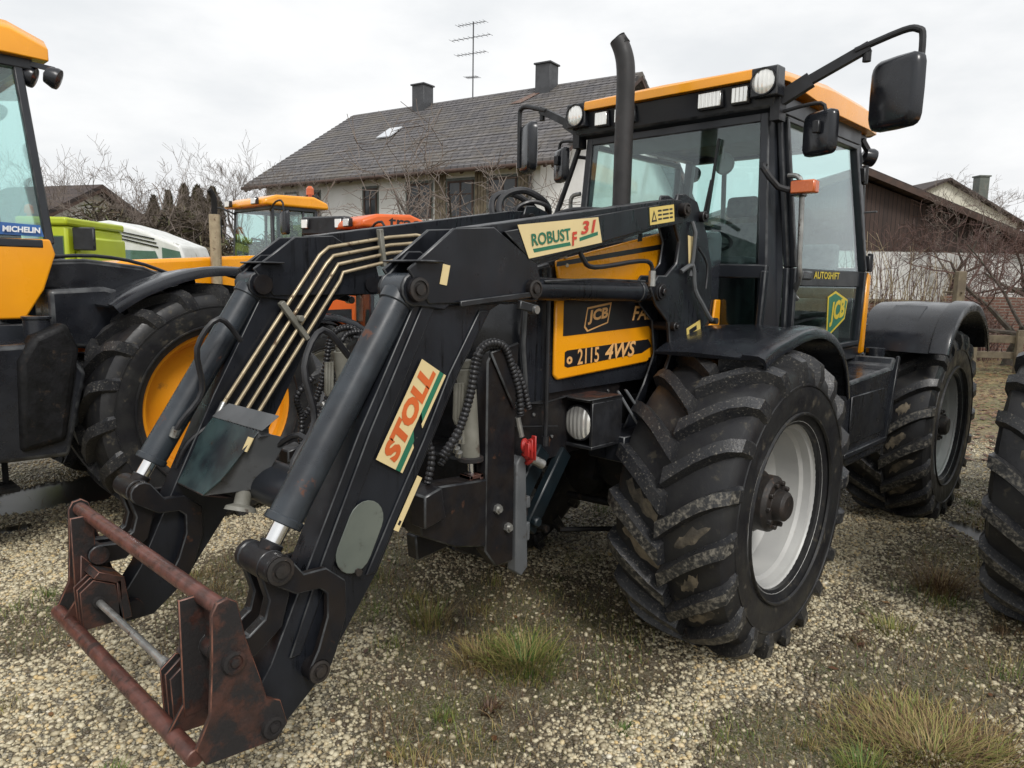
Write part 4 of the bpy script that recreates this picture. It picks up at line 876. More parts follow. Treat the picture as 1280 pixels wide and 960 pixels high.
def build_fittings():
    # sheet metal cover over the valve block on the cross tube, seen between the booms
    B = MB(); q = [(1.98, -.36, 1.21), (1.98, .03, 1.215), (2.03, .0, 1.165), (2.03, -.40, 1.16)]
    B.slab(q, (.3, 0, -1), .006, 0)
    a = Vector((2.03, -.40, 1.155)); b = Vector((2.03, -.03, 1.155)); c = Vector((2.13, -.12, .98)); d = Vector((2.16, -.22, .90)); e = Vector((2.16, -.47, .90)); f = Vector((2.10, -.50, 1.0))
    B.slab([a, b, c, d, e, f], (-.8, 0, -.3), .008, 1)
    B.slab([b, Vector((1.93, .0, 1.12)), Vector((2.0, -.1, .92)), d], (0, -.8, -.2), .008, 0)
    B.slab([e, d, Vector((2.05, -.2, .87)), Vector((2.05, -.47, .87))], (0, 0, 1), .006, 2)
    B.build('valve_cover', [M['strip'], M['teal'], M['rust']], T, .004)
    B = MB()
    B.box(1.99, 2.028, -.36, -.02, 1.136, 1.142)
    for i in range(14): B.box(1.99, 2.03, -.35+i*.024, -.342+i*.024, 1.13, 1.16)
    B.build('cooling_fins', M['strip'], T)
    K = MB(); K.slab([(2.045, -.075, 1.13), (2.045, -.035, 1.13), (2.065, -.05, 1.08), (2.065, -.085, 1.08)], (1, 0, .4), .003); K.build('sticker', M['sticker'], T)
    B = MB(); B.lathe([(.030, 0), (.030, .075), (.055, .085), (.060, .10), (.04, .10)], (2.02, -.16, .93), (.35, .15, -1), 22); B.build('coupling', M['greycyl'], T)
    # tan pipes along the inner face of the far boom
    for i in range(4):
        k = i*.036; y = -.428 + .006*i; dx = .012*i
        pts = [(.90-dx, -.30+.0*i, 1.885-k), (.94-dx, -.40, 1.905-k), (.985-dx, y, 1.915-k), (1.15, y, 1.895-k), (1.475-.02*i, y, 1.835-k*1.0), (1.52-.03*i, y, 1.80-k), (1.97-.045*i, y, 1.20-.018*i), (2.02-.045*i, y+.02, 1.13-.01*i)]
        P = MB(); P.tube([pts[0], pts[1], pts[2], pts[3], pts[4], pts[5], pts[6]], .0085, 10); P.cyl(pts[6], pts[7], .013, n=10, m=1)
        P.build('hydraulic_pipe', [M['pipe'], M['steel']], T, 0, 60)
        P = MB(); P.tube([pts[0], (.86-dx, -.1, 1.87-k), (.86-dx, .3, 1.87-k), (.9-dx, .42, 1.88-k)], .0085, 8, sm=2); P.build('hydraulic_pipe', M['pipe'], T)
    P = MB(); P.bar((1.21, -.415, 1.93), (1.19, -.415, 1.76), .03, .022); P.build('pipe_clamp', M['greycyl'], T, .003)
    P = MB(); P.bar((1.72, -.41, 1.60), (1.60, -.41, 1.44), .03, .024); P.cyl((1.64, -.42, 1.53), (1.64, -.38, 1.53), .015, n=8); P.build('pipe_clamp', M['greycyl'], T, .003)
    # small hoses at the valve block
    H = MB()
    for i in range(4):
        H.tube([(1.93-.03*i, -.40, 1.10+.0*i), (2.0-.02*i, -.44, 1.12), (2.1-.03*i, -.47-.02*i, 1.05-.03*i), (2.14-.04*i, -.5, .95-.02*i)], .011, 8, sm=4)
        H.tube([(1.90, -.05+.03*i, 1.0), (1.86, .1+.02*i, .98-.02*i), (1.84, .3, 1.0-.03*i), (1.86, .42, 1.02-.03*i)], .012, 8, sm=4, m=1 if i > 1 else 0)
    H.tube([(1.96, -.05, 1.08), (1.92, .06, 1.14), (1.88, .12, 1.06), (1.84, .05, 1.0)], .012, 8, sm=4)
    H.build('hydraulic_hose', [M['hose'], M['greycyl']], T)
    # front linkage: two upright guides with lift rams, lower carrier boxes
    for s in (1, -1):
        def Y(a): return s*a
        B = MB(); B.prism([(1.20, .58), (1.20, 1.43), (1.26, 1.47), (1.34, 1.44), (1.36, 1.40), (1.36, .66), (1.30, .58)], Y(.395), Y(.455)); B.prism([(1.36, .95), (1.36, .68), (1.52, .72), (1.68, .80), (1.70, .92), (1.62, .97)], Y(.36), Y(.46))
        B.prism([(1.20, 1.47), (1.36, 1.44), (1.22, 1.20)], Y(.456), Y(.47)); B.box(1.05, 1.25, Y(.30), Y(.40), .60, 1.2)
        B.bar((1.1, Y(.3), .75), (1.6, Y(.3), .70), .06, .10); B.prism([(1.70, .96), (1.62, .98), (1.60, .86), (1.70, .84)], Y(.42), Y(.50))
        lk = B.build('linkage_frame', M['rust_black'], T, .006)
        B = MB(); B.prism([(1.115, .53), (1.155, .50), (1.19, .53), (1.195, .98), (1.17, 1.01), (1.14, 1.0)], Y(.41), Y(.46)); B.box(1.10, 1.125, Y(.41), Y(.455), .64, .72); B.box(1.10, 1.125, Y(.41), Y(.455), .78, .83); B.build('wear_strip', M['strip'], T, .006, seg=2)
        B = MB(); B.cyl((1.43, Y(.41), 1.38), (1.40, Y(.41), 1.03), .036, n=24); B.cyl((1.43, Y(.41), 1.38), (1.433, Y(.41), 1.41), .025, n=16); B.cyl((1.40, Y(.41), 1.04), (1.40, Y(.41), 1.02), .05, n=16, m=2); ram = B.build('lift_ram', [M['greycyl'], M['chrome'], M['rust']], T, .003)
        B = MB(); B.cyl((1.40, Y(.41), 1.02), (1.395, Y(.41), .95), .013, n=14); B.build('rod', M['chrome'], ram)
        B = MB(); B.box(1.36, 1.375, Y(.38), Y(.44), .88, .97); B.box(1.415, 1.43, Y(.38), Y(.44), .88, .97); B.box(1.36, 1.43, Y(.38), Y(.44), .955, .97); B.build('clevis', M['rust'], ram, .002)
        B = MB()
        for i in range(3): B.tube([(1.46+.015*i, Y(.43), 1.10+.04*i), (1.47+.015*i, Y(.43), 1.2), (1.465+.015*i, Y(.43), 1.33)], .009, 8, m=1)
        for i in range(5): B.lathe([(0, 0), (.013, 0), (.013, .02), (0, .02)], (1.49 + .012*(i % 3), Y(.44), 1.06 + .018*i), (.3, s*.5, 1), 10, 2)
        B.build('pipe_fitting', [M['hose'], M['greycyl'], M['steel']], ram)
        H = MB()
        coil_hose(H, [(1.60, Y(.47), 1.08), (1.52, Y(.475), 1.17), (1.47, Y(.48), 1.30), (1.44, Y(.48), 1.43), (1.38, Y(.48), 1.475), (1.30, Y(.48), 1.46), (1.25, Y(.475), 1.38), (1.20, Y(.47), 1.27), (1.18, Y(.46), 1.18)], .016)
        coil_hose(H, [(1.58, Y(.44), 1.04), (1.50, Y(.445), 1.14), (1.44, Y(.45), 1.28), (1.40, Y(.45), 1.42), (1.35, Y(.45), 1.455), (1.27, Y(.455), 1.44), (1.18, Y(.46), 1.32), (1.13, Y(.46), 1.2)], .014)
        coil_hose(H, [(1.63, Y(.43), .98), (1.62, Y(.44), 1.1), (1.66, Y(.40), 1.2), (1.6, Y(.36), 1.28)], .015)
        H.build('armoured_hose', M['hose'], T, 0, 60)
        B = MB(); B.lathe([(.0, 0), (.028, 0), (.03, .012), (.022, .014), (.022, .03), (.03, .032), (.028, .045), (0, .045)], (1.17, Y(.47), 1.055), (-.3, s*.9, .1), 18); B.lathe([(.012, 0), (.014, .03), (.03, .035), (.028, .05)], (1.15, Y(.45), 1.02), (-.5, s*.4, -.6), 14)
        for i in range(3): B.box(1.15+.02*i, 1.158+.02*i, Y(.50), Y(.525), 1.0+.01*i, 1.10-.012*i)
        B.build('quick_coupler', M['red'], T, .003)
        B = MB(); B.cyl((1.13, Y(.46), 1.00), (1.06, Y(.48), .96), .02, n=12); B.build('coupler_plug', M['steel'], T); B = MB(); B.cyl((1.17, Y(.46), 1.09), (1.19, Y(.455), 1.17), .012, n=10); B.build('coupler_plug', M['steel'], T)
        for p in ((1.24, .73), (1.30, .82)):
            B = MB(); B.cyl((p[0], Y(.455), p[1]), (p[0], Y(.47), p[1]), .02, n=6); B.cyl((p[0], Y(.455), p[1]), (p[0], Y(.479), p[1]), .011, n=12); B.build('bolt', M['steel'], lk)
        B = MB(); B.bar((.98, Y(.40), 1.0), (1.2, Y(.42), .75), .05, .09); B.bar((.80, Y(.38), .96), (1.06, Y(.40), .66), .04, .08); B.cyl((1.04, Y(.41), .70), (1.04, Y(.45), .70), .025, n=6); B.build('linkage_arm', M['steelblue'], T, .006)
    B = MB(); B.box(1.22, 1.32, -.42, .42, .60, .70); B.box(1.0, 1.3, -.3, .3, .62, .98); B.build('linkage_crossbeam', M['engine'], T, .01)
build_fittings()
# ------------------------------------------------------------------ ground
rng = np.random.default_rng(11)
_lat = rng.random((64, 64, 6))
def vnoise(x, y, sc, ch=0):
    x = np.asarray(x)*sc; y = np.asarray(y)*sc
    xi = np.floor(x).astype(int); yi = np.floor(y).astype(int); fx = x-xi; fy = y-yi
    fx = fx*fx*(3-2*fx); fy = fy*fy*(3-2*fy); L = _lat[:, :, ch]
    a = L[xi % 64, yi % 64]; b = L[(xi+1) % 64, yi % 64]; c = L[xi % 64, (yi+1) % 64]; d = L[(xi+1) % 64, (yi+1) % 64]
    return (a*(1-fx)+b*fx)*(1-fy) + (c*(1-fx)+d*fx)*fy
def fbm(x, y, sc, ch=0): return (vnoise(x, y, sc, ch)*.5 + vnoise(x, y, sc*2.1, (ch+1) % 6)*.28 + vnoise(x, y, sc*4.3, (ch+2) % 6)*.22)
def ell(x, y, cx, cy, rx, ry, ang=0):
    c, s = math.cos(R(ang)), math.sin(R(ang)); dx, dy = x-cx, y-cy
    u = (dx*c+dy*s)/rx; v = (-dx*s+dy*c)/ry; return np.clip(1.35-(u*u+v*v), 0, 1)
def sstep(a, lo, hi): t = np.clip((a-lo)/(hi-lo), 0, 1); return t*t*(3-2*t)
def grass_mask(x, y):
    x = np.asarray(x, float); y = np.asarray(y, float)
    n = fbm(x, y, 1.3, 0); n2 = fbm(x, y, 5., 3)
    g = .95*ell(x, y, .65, .25, 1.15, .75, 15) + .8*ell(x, y, .25, -1.2, 1.9, .8) + .75*ell(x, y, 1.4, .45, .35, .25) + .55*ell(x, y, 1.3, -.9, .7, .5)
    g = g + .8*ell(x, y, .9, 1.45, .5, .30, 20) + .6*ell(x, y, -1.2, 1.5, 2.2, .55) + .5*ell(x, y, -3.5, 2.2, 2.5, 1.5) + .35*ell(x, y, .2, 1.9, 1.2, .5)
    g = g + .40*ell(x, y, 1.2, -3.2, 1.2, .9) + .45*ell(x, y, 2.4, -1.6, .5, .4)
    far = sstep(-x, 4.5, 8)
    return np.clip(g*.85 + (n-.5)*1.3 + (n2-.5)*.55 + .12 + far*.5, 0, 1)
def height(x, y): return (fbm(x, y, .7, 2)-.5)*.035 + (fbm(x, y, 3., 4)-.5)*.012
PUD = [(1.55, -3.95, .8, .42, 10), (-2.55, 1.40, .34, .10, 50), (2.15, -3.25, .12, .06, 0), (-3.4, 1.75, .35, .14, 70)]
def puddle(x, y):
    p = np.zeros_like(x)
    for (cx, cy_, rx, ry, a) in PUD: e = ell(x, y, cx, cy_, rx, ry, a); p = np.maximum(p, sstep(e*(1 + (fbm(x, y, 4, 1)-.5)*1.6), .3, .6))
    return p
def make_ground():
    # fine grid near the camera, one sheet out to the horizon
    def axis(lo, hi, step, far):
        a = list(np.arange(lo, hi+1e-6, step)); out = []
        v = hi; st = step
        while v < far: st *= 1.35; v += st; out.append(v)
        pre = []; v = lo; st = step
        while v > -far: st *= 1.35; v -= st; pre.append(v)
        return np.array(pre[::-1] + a + out)
    X = axis(-7, 3.4, .05, 600); Y = axis(-5.5, 3.2, .05, 600)
    gx, gy = np.meshgrid(X, Y, indexing='ij'); x = gx.ravel(); y = gy.ravel()
    near = sstep(-np.hypot(x-0, y-0), -30, -8)
    pd = puddle(x, y); z = height(x, y)*near*(1-pd) - .012*pd
    vs = np.stack([x, y, z], 1); nx, ny = len(X), len(Y)
    i = np.arange((nx-1)*(ny-1)); a = i//(ny-1)*ny + i % (ny-1)
    fs = np.stack([a, a+ny, a+ny+1, a+1], 1)
    me = bpy.data.meshes.new('ground'); me.vertices.add(len(vs)); me.vertices.foreach_set('co', vs.ravel())
    me.loops.add(fs.size); me.loops.foreach_set('vertex_index', fs.ravel()); me.polygons.add(len(fs))
    me.polygons.foreach_set('loop_start', np.arange(0, fs.size, 4)); me.update(calc_edges=True)
    me.polygons.foreach_set('use_smooth', np.ones(len(fs), bool))
    for nm, val in (('grassy', grass_mask(x, y)), ('puddle', pd)):
        at = me.attributes.new(nm, 'FLOAT', 'POINT'); at.data.foreach_set('value', val.astype(np.float32))
    m, nt, b = nmat('gravel_ground'); v = coords(nt)
    vo = N(nt, 'ShaderNodeTexVoronoi'); vo.inputs['Scale'].default_value = 55; nt.links.new(v, vo.inputs['Vector'])
    vd = N(nt, 'ShaderNodeTexVoronoi', feature='DISTANCE_TO_EDGE'); vd.inputs['Scale'].default_value = 55; nt.links.new(v, vd.inputs['Vector'])
    bw = N(nt, 'ShaderNodeSeparateColor'); nt.links.new(vo.outputs['Color'], bw.inputs[0])
    st = mix(nt, bw.outputs[0], (.17, .145, .10), (.42, .385, .30))
    st = mix(nt, ramp(nt, vd.outputs['Distance'], .0, .12), (.05, .042, .028), st)
    earth = mix(nt, ramp(nt, noise(nt, v, 7, 8, .7), .35, .65), (.065, .05, .03), (.16, .125, .08))
    moss = mix(nt, ramp(nt, noise(nt, v, 30, 8, .75), .4, .6), (.06, .068, .022), (.16, .14, .065))
    em = mix(nt, ramp(nt, noise(nt, v, 2.2, 4), .4, .6), earth, moss)
    vg = N(nt, 'ShaderNodeTexVoronoi'); vg.inputs['Scale'].default_value = 150; nt.links.new(v, vg.inputs['Vector']); sg = N(nt, 'ShaderNodeSeparateColor'); nt.links.new(vg.outputs['Color'], sg.inputs[0])
    grit = mix(nt, sg.outputs[1], (.035, .028, .018), (.34, .30, .22)); em = mix(nt, ramp(nt, sg.outputs[0], .45, .6, 0, .75), em, grit)
    at = N(nt, 'ShaderNodeAttribute'); at.attribute_name = 'grassy'
    ad = N(nt, 'ShaderNodeMath', operation='ADD'); nt.links.new(at.outputs['Fac'], ad.inputs[0]); nz = ramp(nt, noise(nt, v, 26, 5, .7), .3, .7, -.3, .3); nt.links.new(nz, ad.inputs[1])
    c = mix(nt, ramp(nt, ad.outputs[0], .30, .60), st, em)
    # the field beyond the yard: brown leaves and straw coloured grass
    tcx = N(nt, 'ShaderNodeSeparateXYZ'); nt.links.new(v, tcx.inputs[0])
    fm = N(nt, 'ShaderNodeMath', operation='MULTIPLY'); fm.inputs[1].default_value = -1; nt.links.new(tcx.outputs[0], fm.inputs[0])
    field = mix(nt, ramp(nt, noise(nt, v, 16, 9, .85), .42, .58), (.075, .045, .022), (.36, .27, .12))
    field = mix(nt, ramp(nt, noise(nt, v, .8, 4), .45, .6), field, (.15, .13, .05))
    c = mix(nt, ramp(nt, fm.outputs[0], 4.5, 8), c, field)
    pa = N(nt, 'ShaderNodeAttribute'); pa.attribute_name = 'puddle'
    c = mix(nt, pa.outputs['Fac'], c, (.018, .016, .012))
    nt.links.new(c, b.inputs['Base Color'])
    wet = ramp(nt, noise(nt, v, 3, 4), .35, .65, .5, .8); mr = N(nt, 'ShaderNodeMix', data_type='FLOAT'); nt.links.new(pa.outputs['Fac'], mr.inputs[0]); nt.links.new(wet, mr.inputs[2]); mr.inputs[3].default_value = .38
    nt.links.new(mr.outputs[0], b.inputs['Roughness'])
    hh = mix(nt, ramp(nt, ad.outputs[0], .30, .60), vd.outputs['Distance'], noise(nt, v, 60, 6, .7))
    bp = N(nt, 'ShaderNodeBump'); bp.inputs['Distance'].default_value = .012; inv = N(nt, 'ShaderNodeMath', operation='SUBTRACT'); inv.inputs[0].default_value = 1.; nt.links.new(pa.outputs['Fac'], inv.inputs[1]); nt.links.new(inv.outputs[0], bp.inputs['Strength'])
    nt.links.new(hh, bp.inputs['Height']); nt.links.new(bp.outputs['Normal'], b.inputs['Normal'])
    me.materials.append(m); o = bpy.data.objects.new('ground', me); COL.objects.link(o); tag(o, kind='structure')
make_ground()

def np_mesh(name, V, F, mat, attr=None, smooth=True, sizes=None):
    me = bpy.data.meshes.new(name); me.vertices.add(len(V)); me.vertices.foreach_set('co', V.astype(np.float32).ravel())
    k = F.shape[1]; me.loops.add(F.size); me.loops.foreach_set('vertex_index', F.ravel().astype(np.int32)); me.polygons.add(len(F))
    me.polygons.foreach_set('loop_start', np.arange(0, F.size, k, dtype=np.int32)); me.update(calc_edges=True)
    if smooth: me.polygons.foreach_set('use_smooth', np.ones(len(F), bool))
    if attr is not None: at = me.attributes.new('tint', 'FLOAT', 'POINT'); at.data.foreach_set('value', attr.astype(np.float32))
    me.materials.append(mat); o = bpy.data.objects.new(name, me); COL.objects.link(o); return o
def tint_mat(name, stops, rough=.6, spec=.4, trans=0.):
    m, nt, b = nmat(name); at = N(nt, 'ShaderNodeAttribute'); at.attribute_name = 'tint'
    cr = N(nt, 'ShaderNodeValToRGB'); e = cr.color_ramp.elements
    while len(e) < len(stops): e.new(.5)
    for i, (p, c) in enumerate(stops): e[i].position = p; e[i].color = c4(c)
    nt.links.new(at.outputs['Fac'], cr.inputs[0]); nt.links.new(cr.outputs[0], b.inputs['Base Color']); b.inputs['Roughness'].default_value = rough; b.inputs['Specular IOR Level'].default_value = spec
    return m
def in_view(x, y, margin=.08):
    c = CAM['c']; yw = R(CAM['yaw']); dx, dy = x-c[0], y-c[1]
    f = -dx*math.cos(yw) - dy*math.sin(yw); r = dx*(-math.sin(yw)) + dy*math.cos(yw)
    return (f > 1.9) & (np.abs(r) < f*(640/CAM['f'] + margin)*1.03 + .25), f
def ico():
    t = (1+5**.5)/2; v = np.array([(-1, t, 0), (1, t, 0), (-1, -t, 0), (1, -t, 0), (0, -1, t), (0, 1, t), (0, -1, -t), (0, 1, -t), (t, 0, -1), (t, 0, 1), (-t, 0, -1), (-t, 0, 1)])/math.hypot(1, t)
    f = np.array([(0, 11, 5), (0, 5, 1), (0, 1, 7), (0, 7, 10), (0, 10, 11), (1, 5, 9), (5, 11, 4), (11, 10, 2), (10, 7, 6), (7, 1, 8), (3, 9, 4), (3, 4, 2), (3, 2, 6), (3, 6, 8), (3, 8, 9), (4, 9, 5), (2, 4, 11), (6, 2, 10), (8, 6, 7), (9, 8, 1)]); return v, f
def make_gravel():
    n = 520000; x = rng.uniform(-6.5, 3.2, n); y = rng.uniform(-5.2, 3.0, n)
    ok, f = in_view(x, y); g = grass_mask(x, y); pd = puddle(x, y)
    dens = np.clip(1.06-.92*sstep(g, .25, .9), .08, 1)*(1-pd)*np.clip(1.25-(f-3)/4.5, .12, 1)
    k = ok & (rng.random(n) < dens); x, y, f = x[k], y[k], f[k]; n = len(x)
    iv, ifc = ico(); s = rng.gamma(3.2, .00155, n) + .0034; s = np.clip(s, .0035, .017)
    sc = np.stack([s*rng.uniform(.8, 1.25, n), s*rng.uniform(.7, 1.0, n), s*rng.uniform(.45, .8, n)], 1)
    a = rng.uniform(0, 2*PI, n); tl = rng.normal(0, .25, n); ca, sa, ct, st_ = np.cos(a), np.sin(a), np.cos(tl), np.sin(tl)
    V = iv[None]*sc[:, None]*(1+rng.uniform(-.16, .16, (n, 12, 1)))
    X = V[..., 0]*ct[:, None] - V[..., 2]*st_[:, None]; Z = V[..., 0]*st_[:, None] + V[..., 2]*ct[:, None]; Yv = V[..., 1]
    W = np.stack([X*ca[:, None]-Yv*sa[:, None]+x[:, None], X*sa[:, None]+Yv*ca[:, None]+y[:, None], Z+(height(x, y)+s*.25)[:, None]], 2)
    F = (ifc[None] + (np.arange(n)*12)[:, None, None]).reshape(-1, 3)
    dirty = np.clip(sstep(grass_mask(x, y), .1, .6)*.35 + (fbm(x, y, 2.5, 5)-.5)*.25, 0, .4)
    tint = np.repeat(np.clip(rng.beta(1.5, 1.3, n) - dirty, 0, 1), 12)
    m = tint_mat('pebble', [(0, (.09, .07, .045)), (.2, (.25, .205, .13)), (.42, (.46, .40, .265)), (.7, (.60, .54, .385)), (.84, (.56, .41, .19)), (1, (.72, .68, .57))], .45, .5)
    tag(np_mesh('gravel', W.reshape(-1, 3), F, m, tint), kind='stuff'); print('stones', n)
make_gravel()

def blades(x, y, h, lean, w, tint, seg=3, z0=None, dirn=None):
    n = len(x); a = rng.uniform(0, 2*PI, n) if dirn is None else dirn; t = np.linspace(0, 1, seg+1)
    out = np.stack([np.cos(a), np.sin(a)], 1); side = np.stack([-np.sin(a), np.cos(a)], 1)
    zz = height(x, y) if z0 is None else z0
    hor = (t**1.8)[None]*(h*lean)[:, None]; ver = (t[None]*h[:, None])*np.sqrt(np.clip(1-(lean[:, None]*t[None]**.8)**2*.75, .04, 1))
    wd = w[:, None]*(1-t[None]**1.5*.9)*.5
    L = []; 
    for sg in (-1, 1):
        P = np.stack([x[:, None]+out[:, :1]*hor+side[:, :1]*wd*sg, y[:, None]+out[:, 1:]*hor+side[:, 1:]*wd*sg, zz[:, None]+ver], 2); L.append(P)
    V = np.stack(L, 2).reshape(n, -1, 3)   # n, (seg+1)*2, 3
    q = np.array([(2*i, 2*i+1, 2*i+3, 2*i+2) for i in range(seg)]); k = (seg+1)*2
    F = (q[None] + (np.arange(n)*k)[:, None, None]).reshape(-1, 4)
    return V.reshape(-1, 3), F, np.repeat(tint, k)
GM = tint_mat('grass_blade', [(0, (.05, .028, .018)), (.2, (.15, .085, .045)), (.45, (.36, .27, .12)), (.6, (.26, .25, .07)), (.8, (.10, .16, .03)), (1, (.05, .11, .02))], .55, .3)
def make_grass():
    n = 420000; x = rng.uniform(-9, 3.0, n); y = rng.uniform(-5.5, 3.2, n); ok, f = in_view(x, y); g = grass_mask(x, y)
    k = ok & (rng.random(n) < sstep(g, .34, .95)*.66*np.clip(1.2-(f-3)/6, .2, 1)+.004) & (puddle(x, y) < .3); x, y = x[k], y[k]; n = len(x)
    h = rng.gamma(3.2, .0062, n)+.006; cl = fbm(x, y, 2.6, 4); gr = sstep(cl, .45, .62)
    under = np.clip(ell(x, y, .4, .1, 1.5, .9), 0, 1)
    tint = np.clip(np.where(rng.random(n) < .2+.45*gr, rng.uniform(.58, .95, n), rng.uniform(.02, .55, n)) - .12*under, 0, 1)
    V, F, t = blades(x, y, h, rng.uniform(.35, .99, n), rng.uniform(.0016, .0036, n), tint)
    # clumps of longer blades
    nc = 420; cx = rng.uniform(-6, 3, nc); cyy = rng.uniform(-4, 3, nc); okc, fc = in_view(cx, cyy); kc = okc & (grass_mask(cx, cyy) > .33) & (puddle(cx, cyy) < .2); cx, cyy = cx[kc], cyy[kc]; nb = 75
    sp = rng.uniform(.02, .09, len(cx)); bx = np.repeat(cx, nb) + rng.normal(0, 1, len(cx)*nb)*np.repeat(sp, nb); by = np.repeat(cyy, nb) + rng.normal(0, 1, len(cx)*nb)*np.repeat(sp, nb)
    ct_ = np.clip(rng.choice([.15, .4, .5, .55, .75, .85], len(cx)), 0, 1); V1, F1, t1 = blades(bx, by, rng.gamma(4, .011, len(bx))+.01, rng.uniform(.3, .99, len(bx)), rng.uniform(.0018, .004, len(bx)), np.clip(np.repeat(ct_, nb)+rng.normal(0, .13, len(bx)), 0, 1))
    F1 = F1 + len(V); V = np.vstack([V, V1]); F = np.vstack([F, F1]); t = np.concatenate([t, t1])
    # dry stalks lying about
    n = 11000; x = rng.uniform(-5, 3, n); y = rng.uniform(-4, 3, n); ok, f = in_view(x, y); k = ok & (rng.random(n) < np.clip(grass_mask(x, y), .05, 1)); x, y = x[k], y[k]; n = len(x)
    V2, F2, t2 = blades(x, y, rng.uniform(.04, .13, n), rng.uniform(.93, 1.0, n), rng.uniform(.0015, .003, n), rng.uniform(.02, .48, n), z0=height(x, y)+.008)
    F2 = F2 + len(V); tag(np_mesh('grass', np.vstack([V, V2]), np.vstack([F, F2]), GM, np.concatenate([t, t2]), False), kind='stuff'); print('blades', len(F)//3)
make_grass()
def tuft(label, cx, cy_, rad, n, hmin, hmax, tints, group, wmax=.005, lean=(.2, .95), dirc=None):
    r = rad*np.sqrt(rng.random(n))*rng.random(n)**.3; a = rng.uniform(0, 2*PI, n); x = r*np.cos(a); y = r*np.sin(a)
    lo, hi = tints; ln = np.clip(lean[0] + (lean[1]-lean[0])*(r/rad*.6 + rng.random(n)*.5), 0, .99)
    d = a + rng.normal(0, .5, n) if dirc is None else dirc + rng.normal(0, .8, n)
    V, F, t = blades(x, y, rng.uniform(hmin, hmax, n), ln, rng.uniform(.002, wmax, n), np.clip(rng.uniform(lo, hi, n), 0, 1), seg=4, z0=np.zeros(n), dirn=d)
    o = np_mesh('grass_tuft', V, F, GM, t, False); o.location = (cx, cy_, float(height(np.array([cx]), np.array([cy_]))[0])); return tag(o, label, 'grass tuft', group)
tg = 'grass tufts on the gravel'
tuft('big green and straw grass tuft on gravel before the near front tyre', 1.02, .36, .20, 800, .05, .17, (.35, 1.), tg, lean=(.55, .99))
tuft('dry straw coloured tuft beside the big green one', 1.12, .20, .16, 420, .04, .14, (.1, .6), tg, lean=(.6, .99))
tuft('reddish brown dead grass tuft right of the near tyre', -1.30, 1.46, .17, 420, .06, .2, (0., .42), tg, lean=(.5, .99))
tuft('large yellow dry grass tuft at the bottom right corner', .42, 1.84, .42, 3400, .03, .10, (.10, .72), tg, lean=(.8, .99))
tuft('clump of dead red brown leaves on gravel near the bottom edge', 1.36, .50, .05, 60, .02, .06, (0., .12), tg, .012, lean=(.6, .99))
tuft('green tuft low at the bottom right edge', .74, 1.70, .10, 260, .04, .13, (.6, 1.), tg)
tuft('small green tuft on open gravel left of the attachment frame', 2.55, -.15, .07, 120, .02, .06, (.65, 1.), tg, .004)
tuft('small bright green sprig among clean gravel near the bottom edge', 1.1, .95, .04, 60, .02, .05, (.8, 1.), tg, .005)
tuft('short green tuft close behind the tool carrier plate', 1.55, -.55, .13, 260, .03, .10, (.4, .9), tg)
tuft('short olive tuft right of the near front tyre on gravel', -.55, 1.42, .13, 220, .02, .08, (.45, .8), tg)
tuft('green tuft in the shade beneath the loader linkage', 1.05, -.25, .14, 260, .04, .14, (.3, .8), tg)
def make_leaves():
    n = 900; x = rng.uniform(-8, 2.6, n); y = rng.uniform(-4.5, 3.0, n); ok, f = in_view(x, y); k = ok & (rng.random(n) < .25+.75*grass_mask(x, y)); x, y = x[k], y[k]; n = len(x)
    m2 = 9000; xf = rng.uniform(-19, -5, m2); yf = rng.uniform(-3, 4, m2); okf, _ = in_view(xf, yf); x = np.concatenate([x, xf[okf]]); y = np.concatenate([y, yf[okf]]); n2_ = n; n = len(x)
    s = rng.uniform(.010, .026, n); s[n2_:] *= 2.2; a = rng.uniform(0, 2*PI, n); P = np.array([(-1, 0, 0), (-.3, .5, .3), (.5, .4, .1), (1, 0, .35), (.5, -.4, .15), (-.3, -.5, .25)])
    V = P[None]*s[:, None, None]; ca, sa = np.cos(a)[:, None], np.sin(a)[:, None]
    W = np.stack([V[..., 0]*ca-V[..., 1]*sa+x[:, None], V[..., 0]*sa+V[..., 1]*ca+y[:, None], V[..., 2]*rng.uniform(.2, 1.2, (n, 1))+height(x, y)[:, None]+.010], 2)
    F = (np.array([(0, 1, 2, 3, 4, 5)])[None] + (np.arange(n)*6)[:, None, None]).reshape(-1, 6)
    m = tint_mat('dead_leaf', [(0, (.05, .022, .014)), (.5, (.13, .06, .03)), (1, (.25, .14, .06))], .5)
    tag(np_mesh('fallen_leaves', W.reshape(-1, 3), F, m, np.repeat(rng.random(n), 6), False), kind='stuff')
make_leaves()

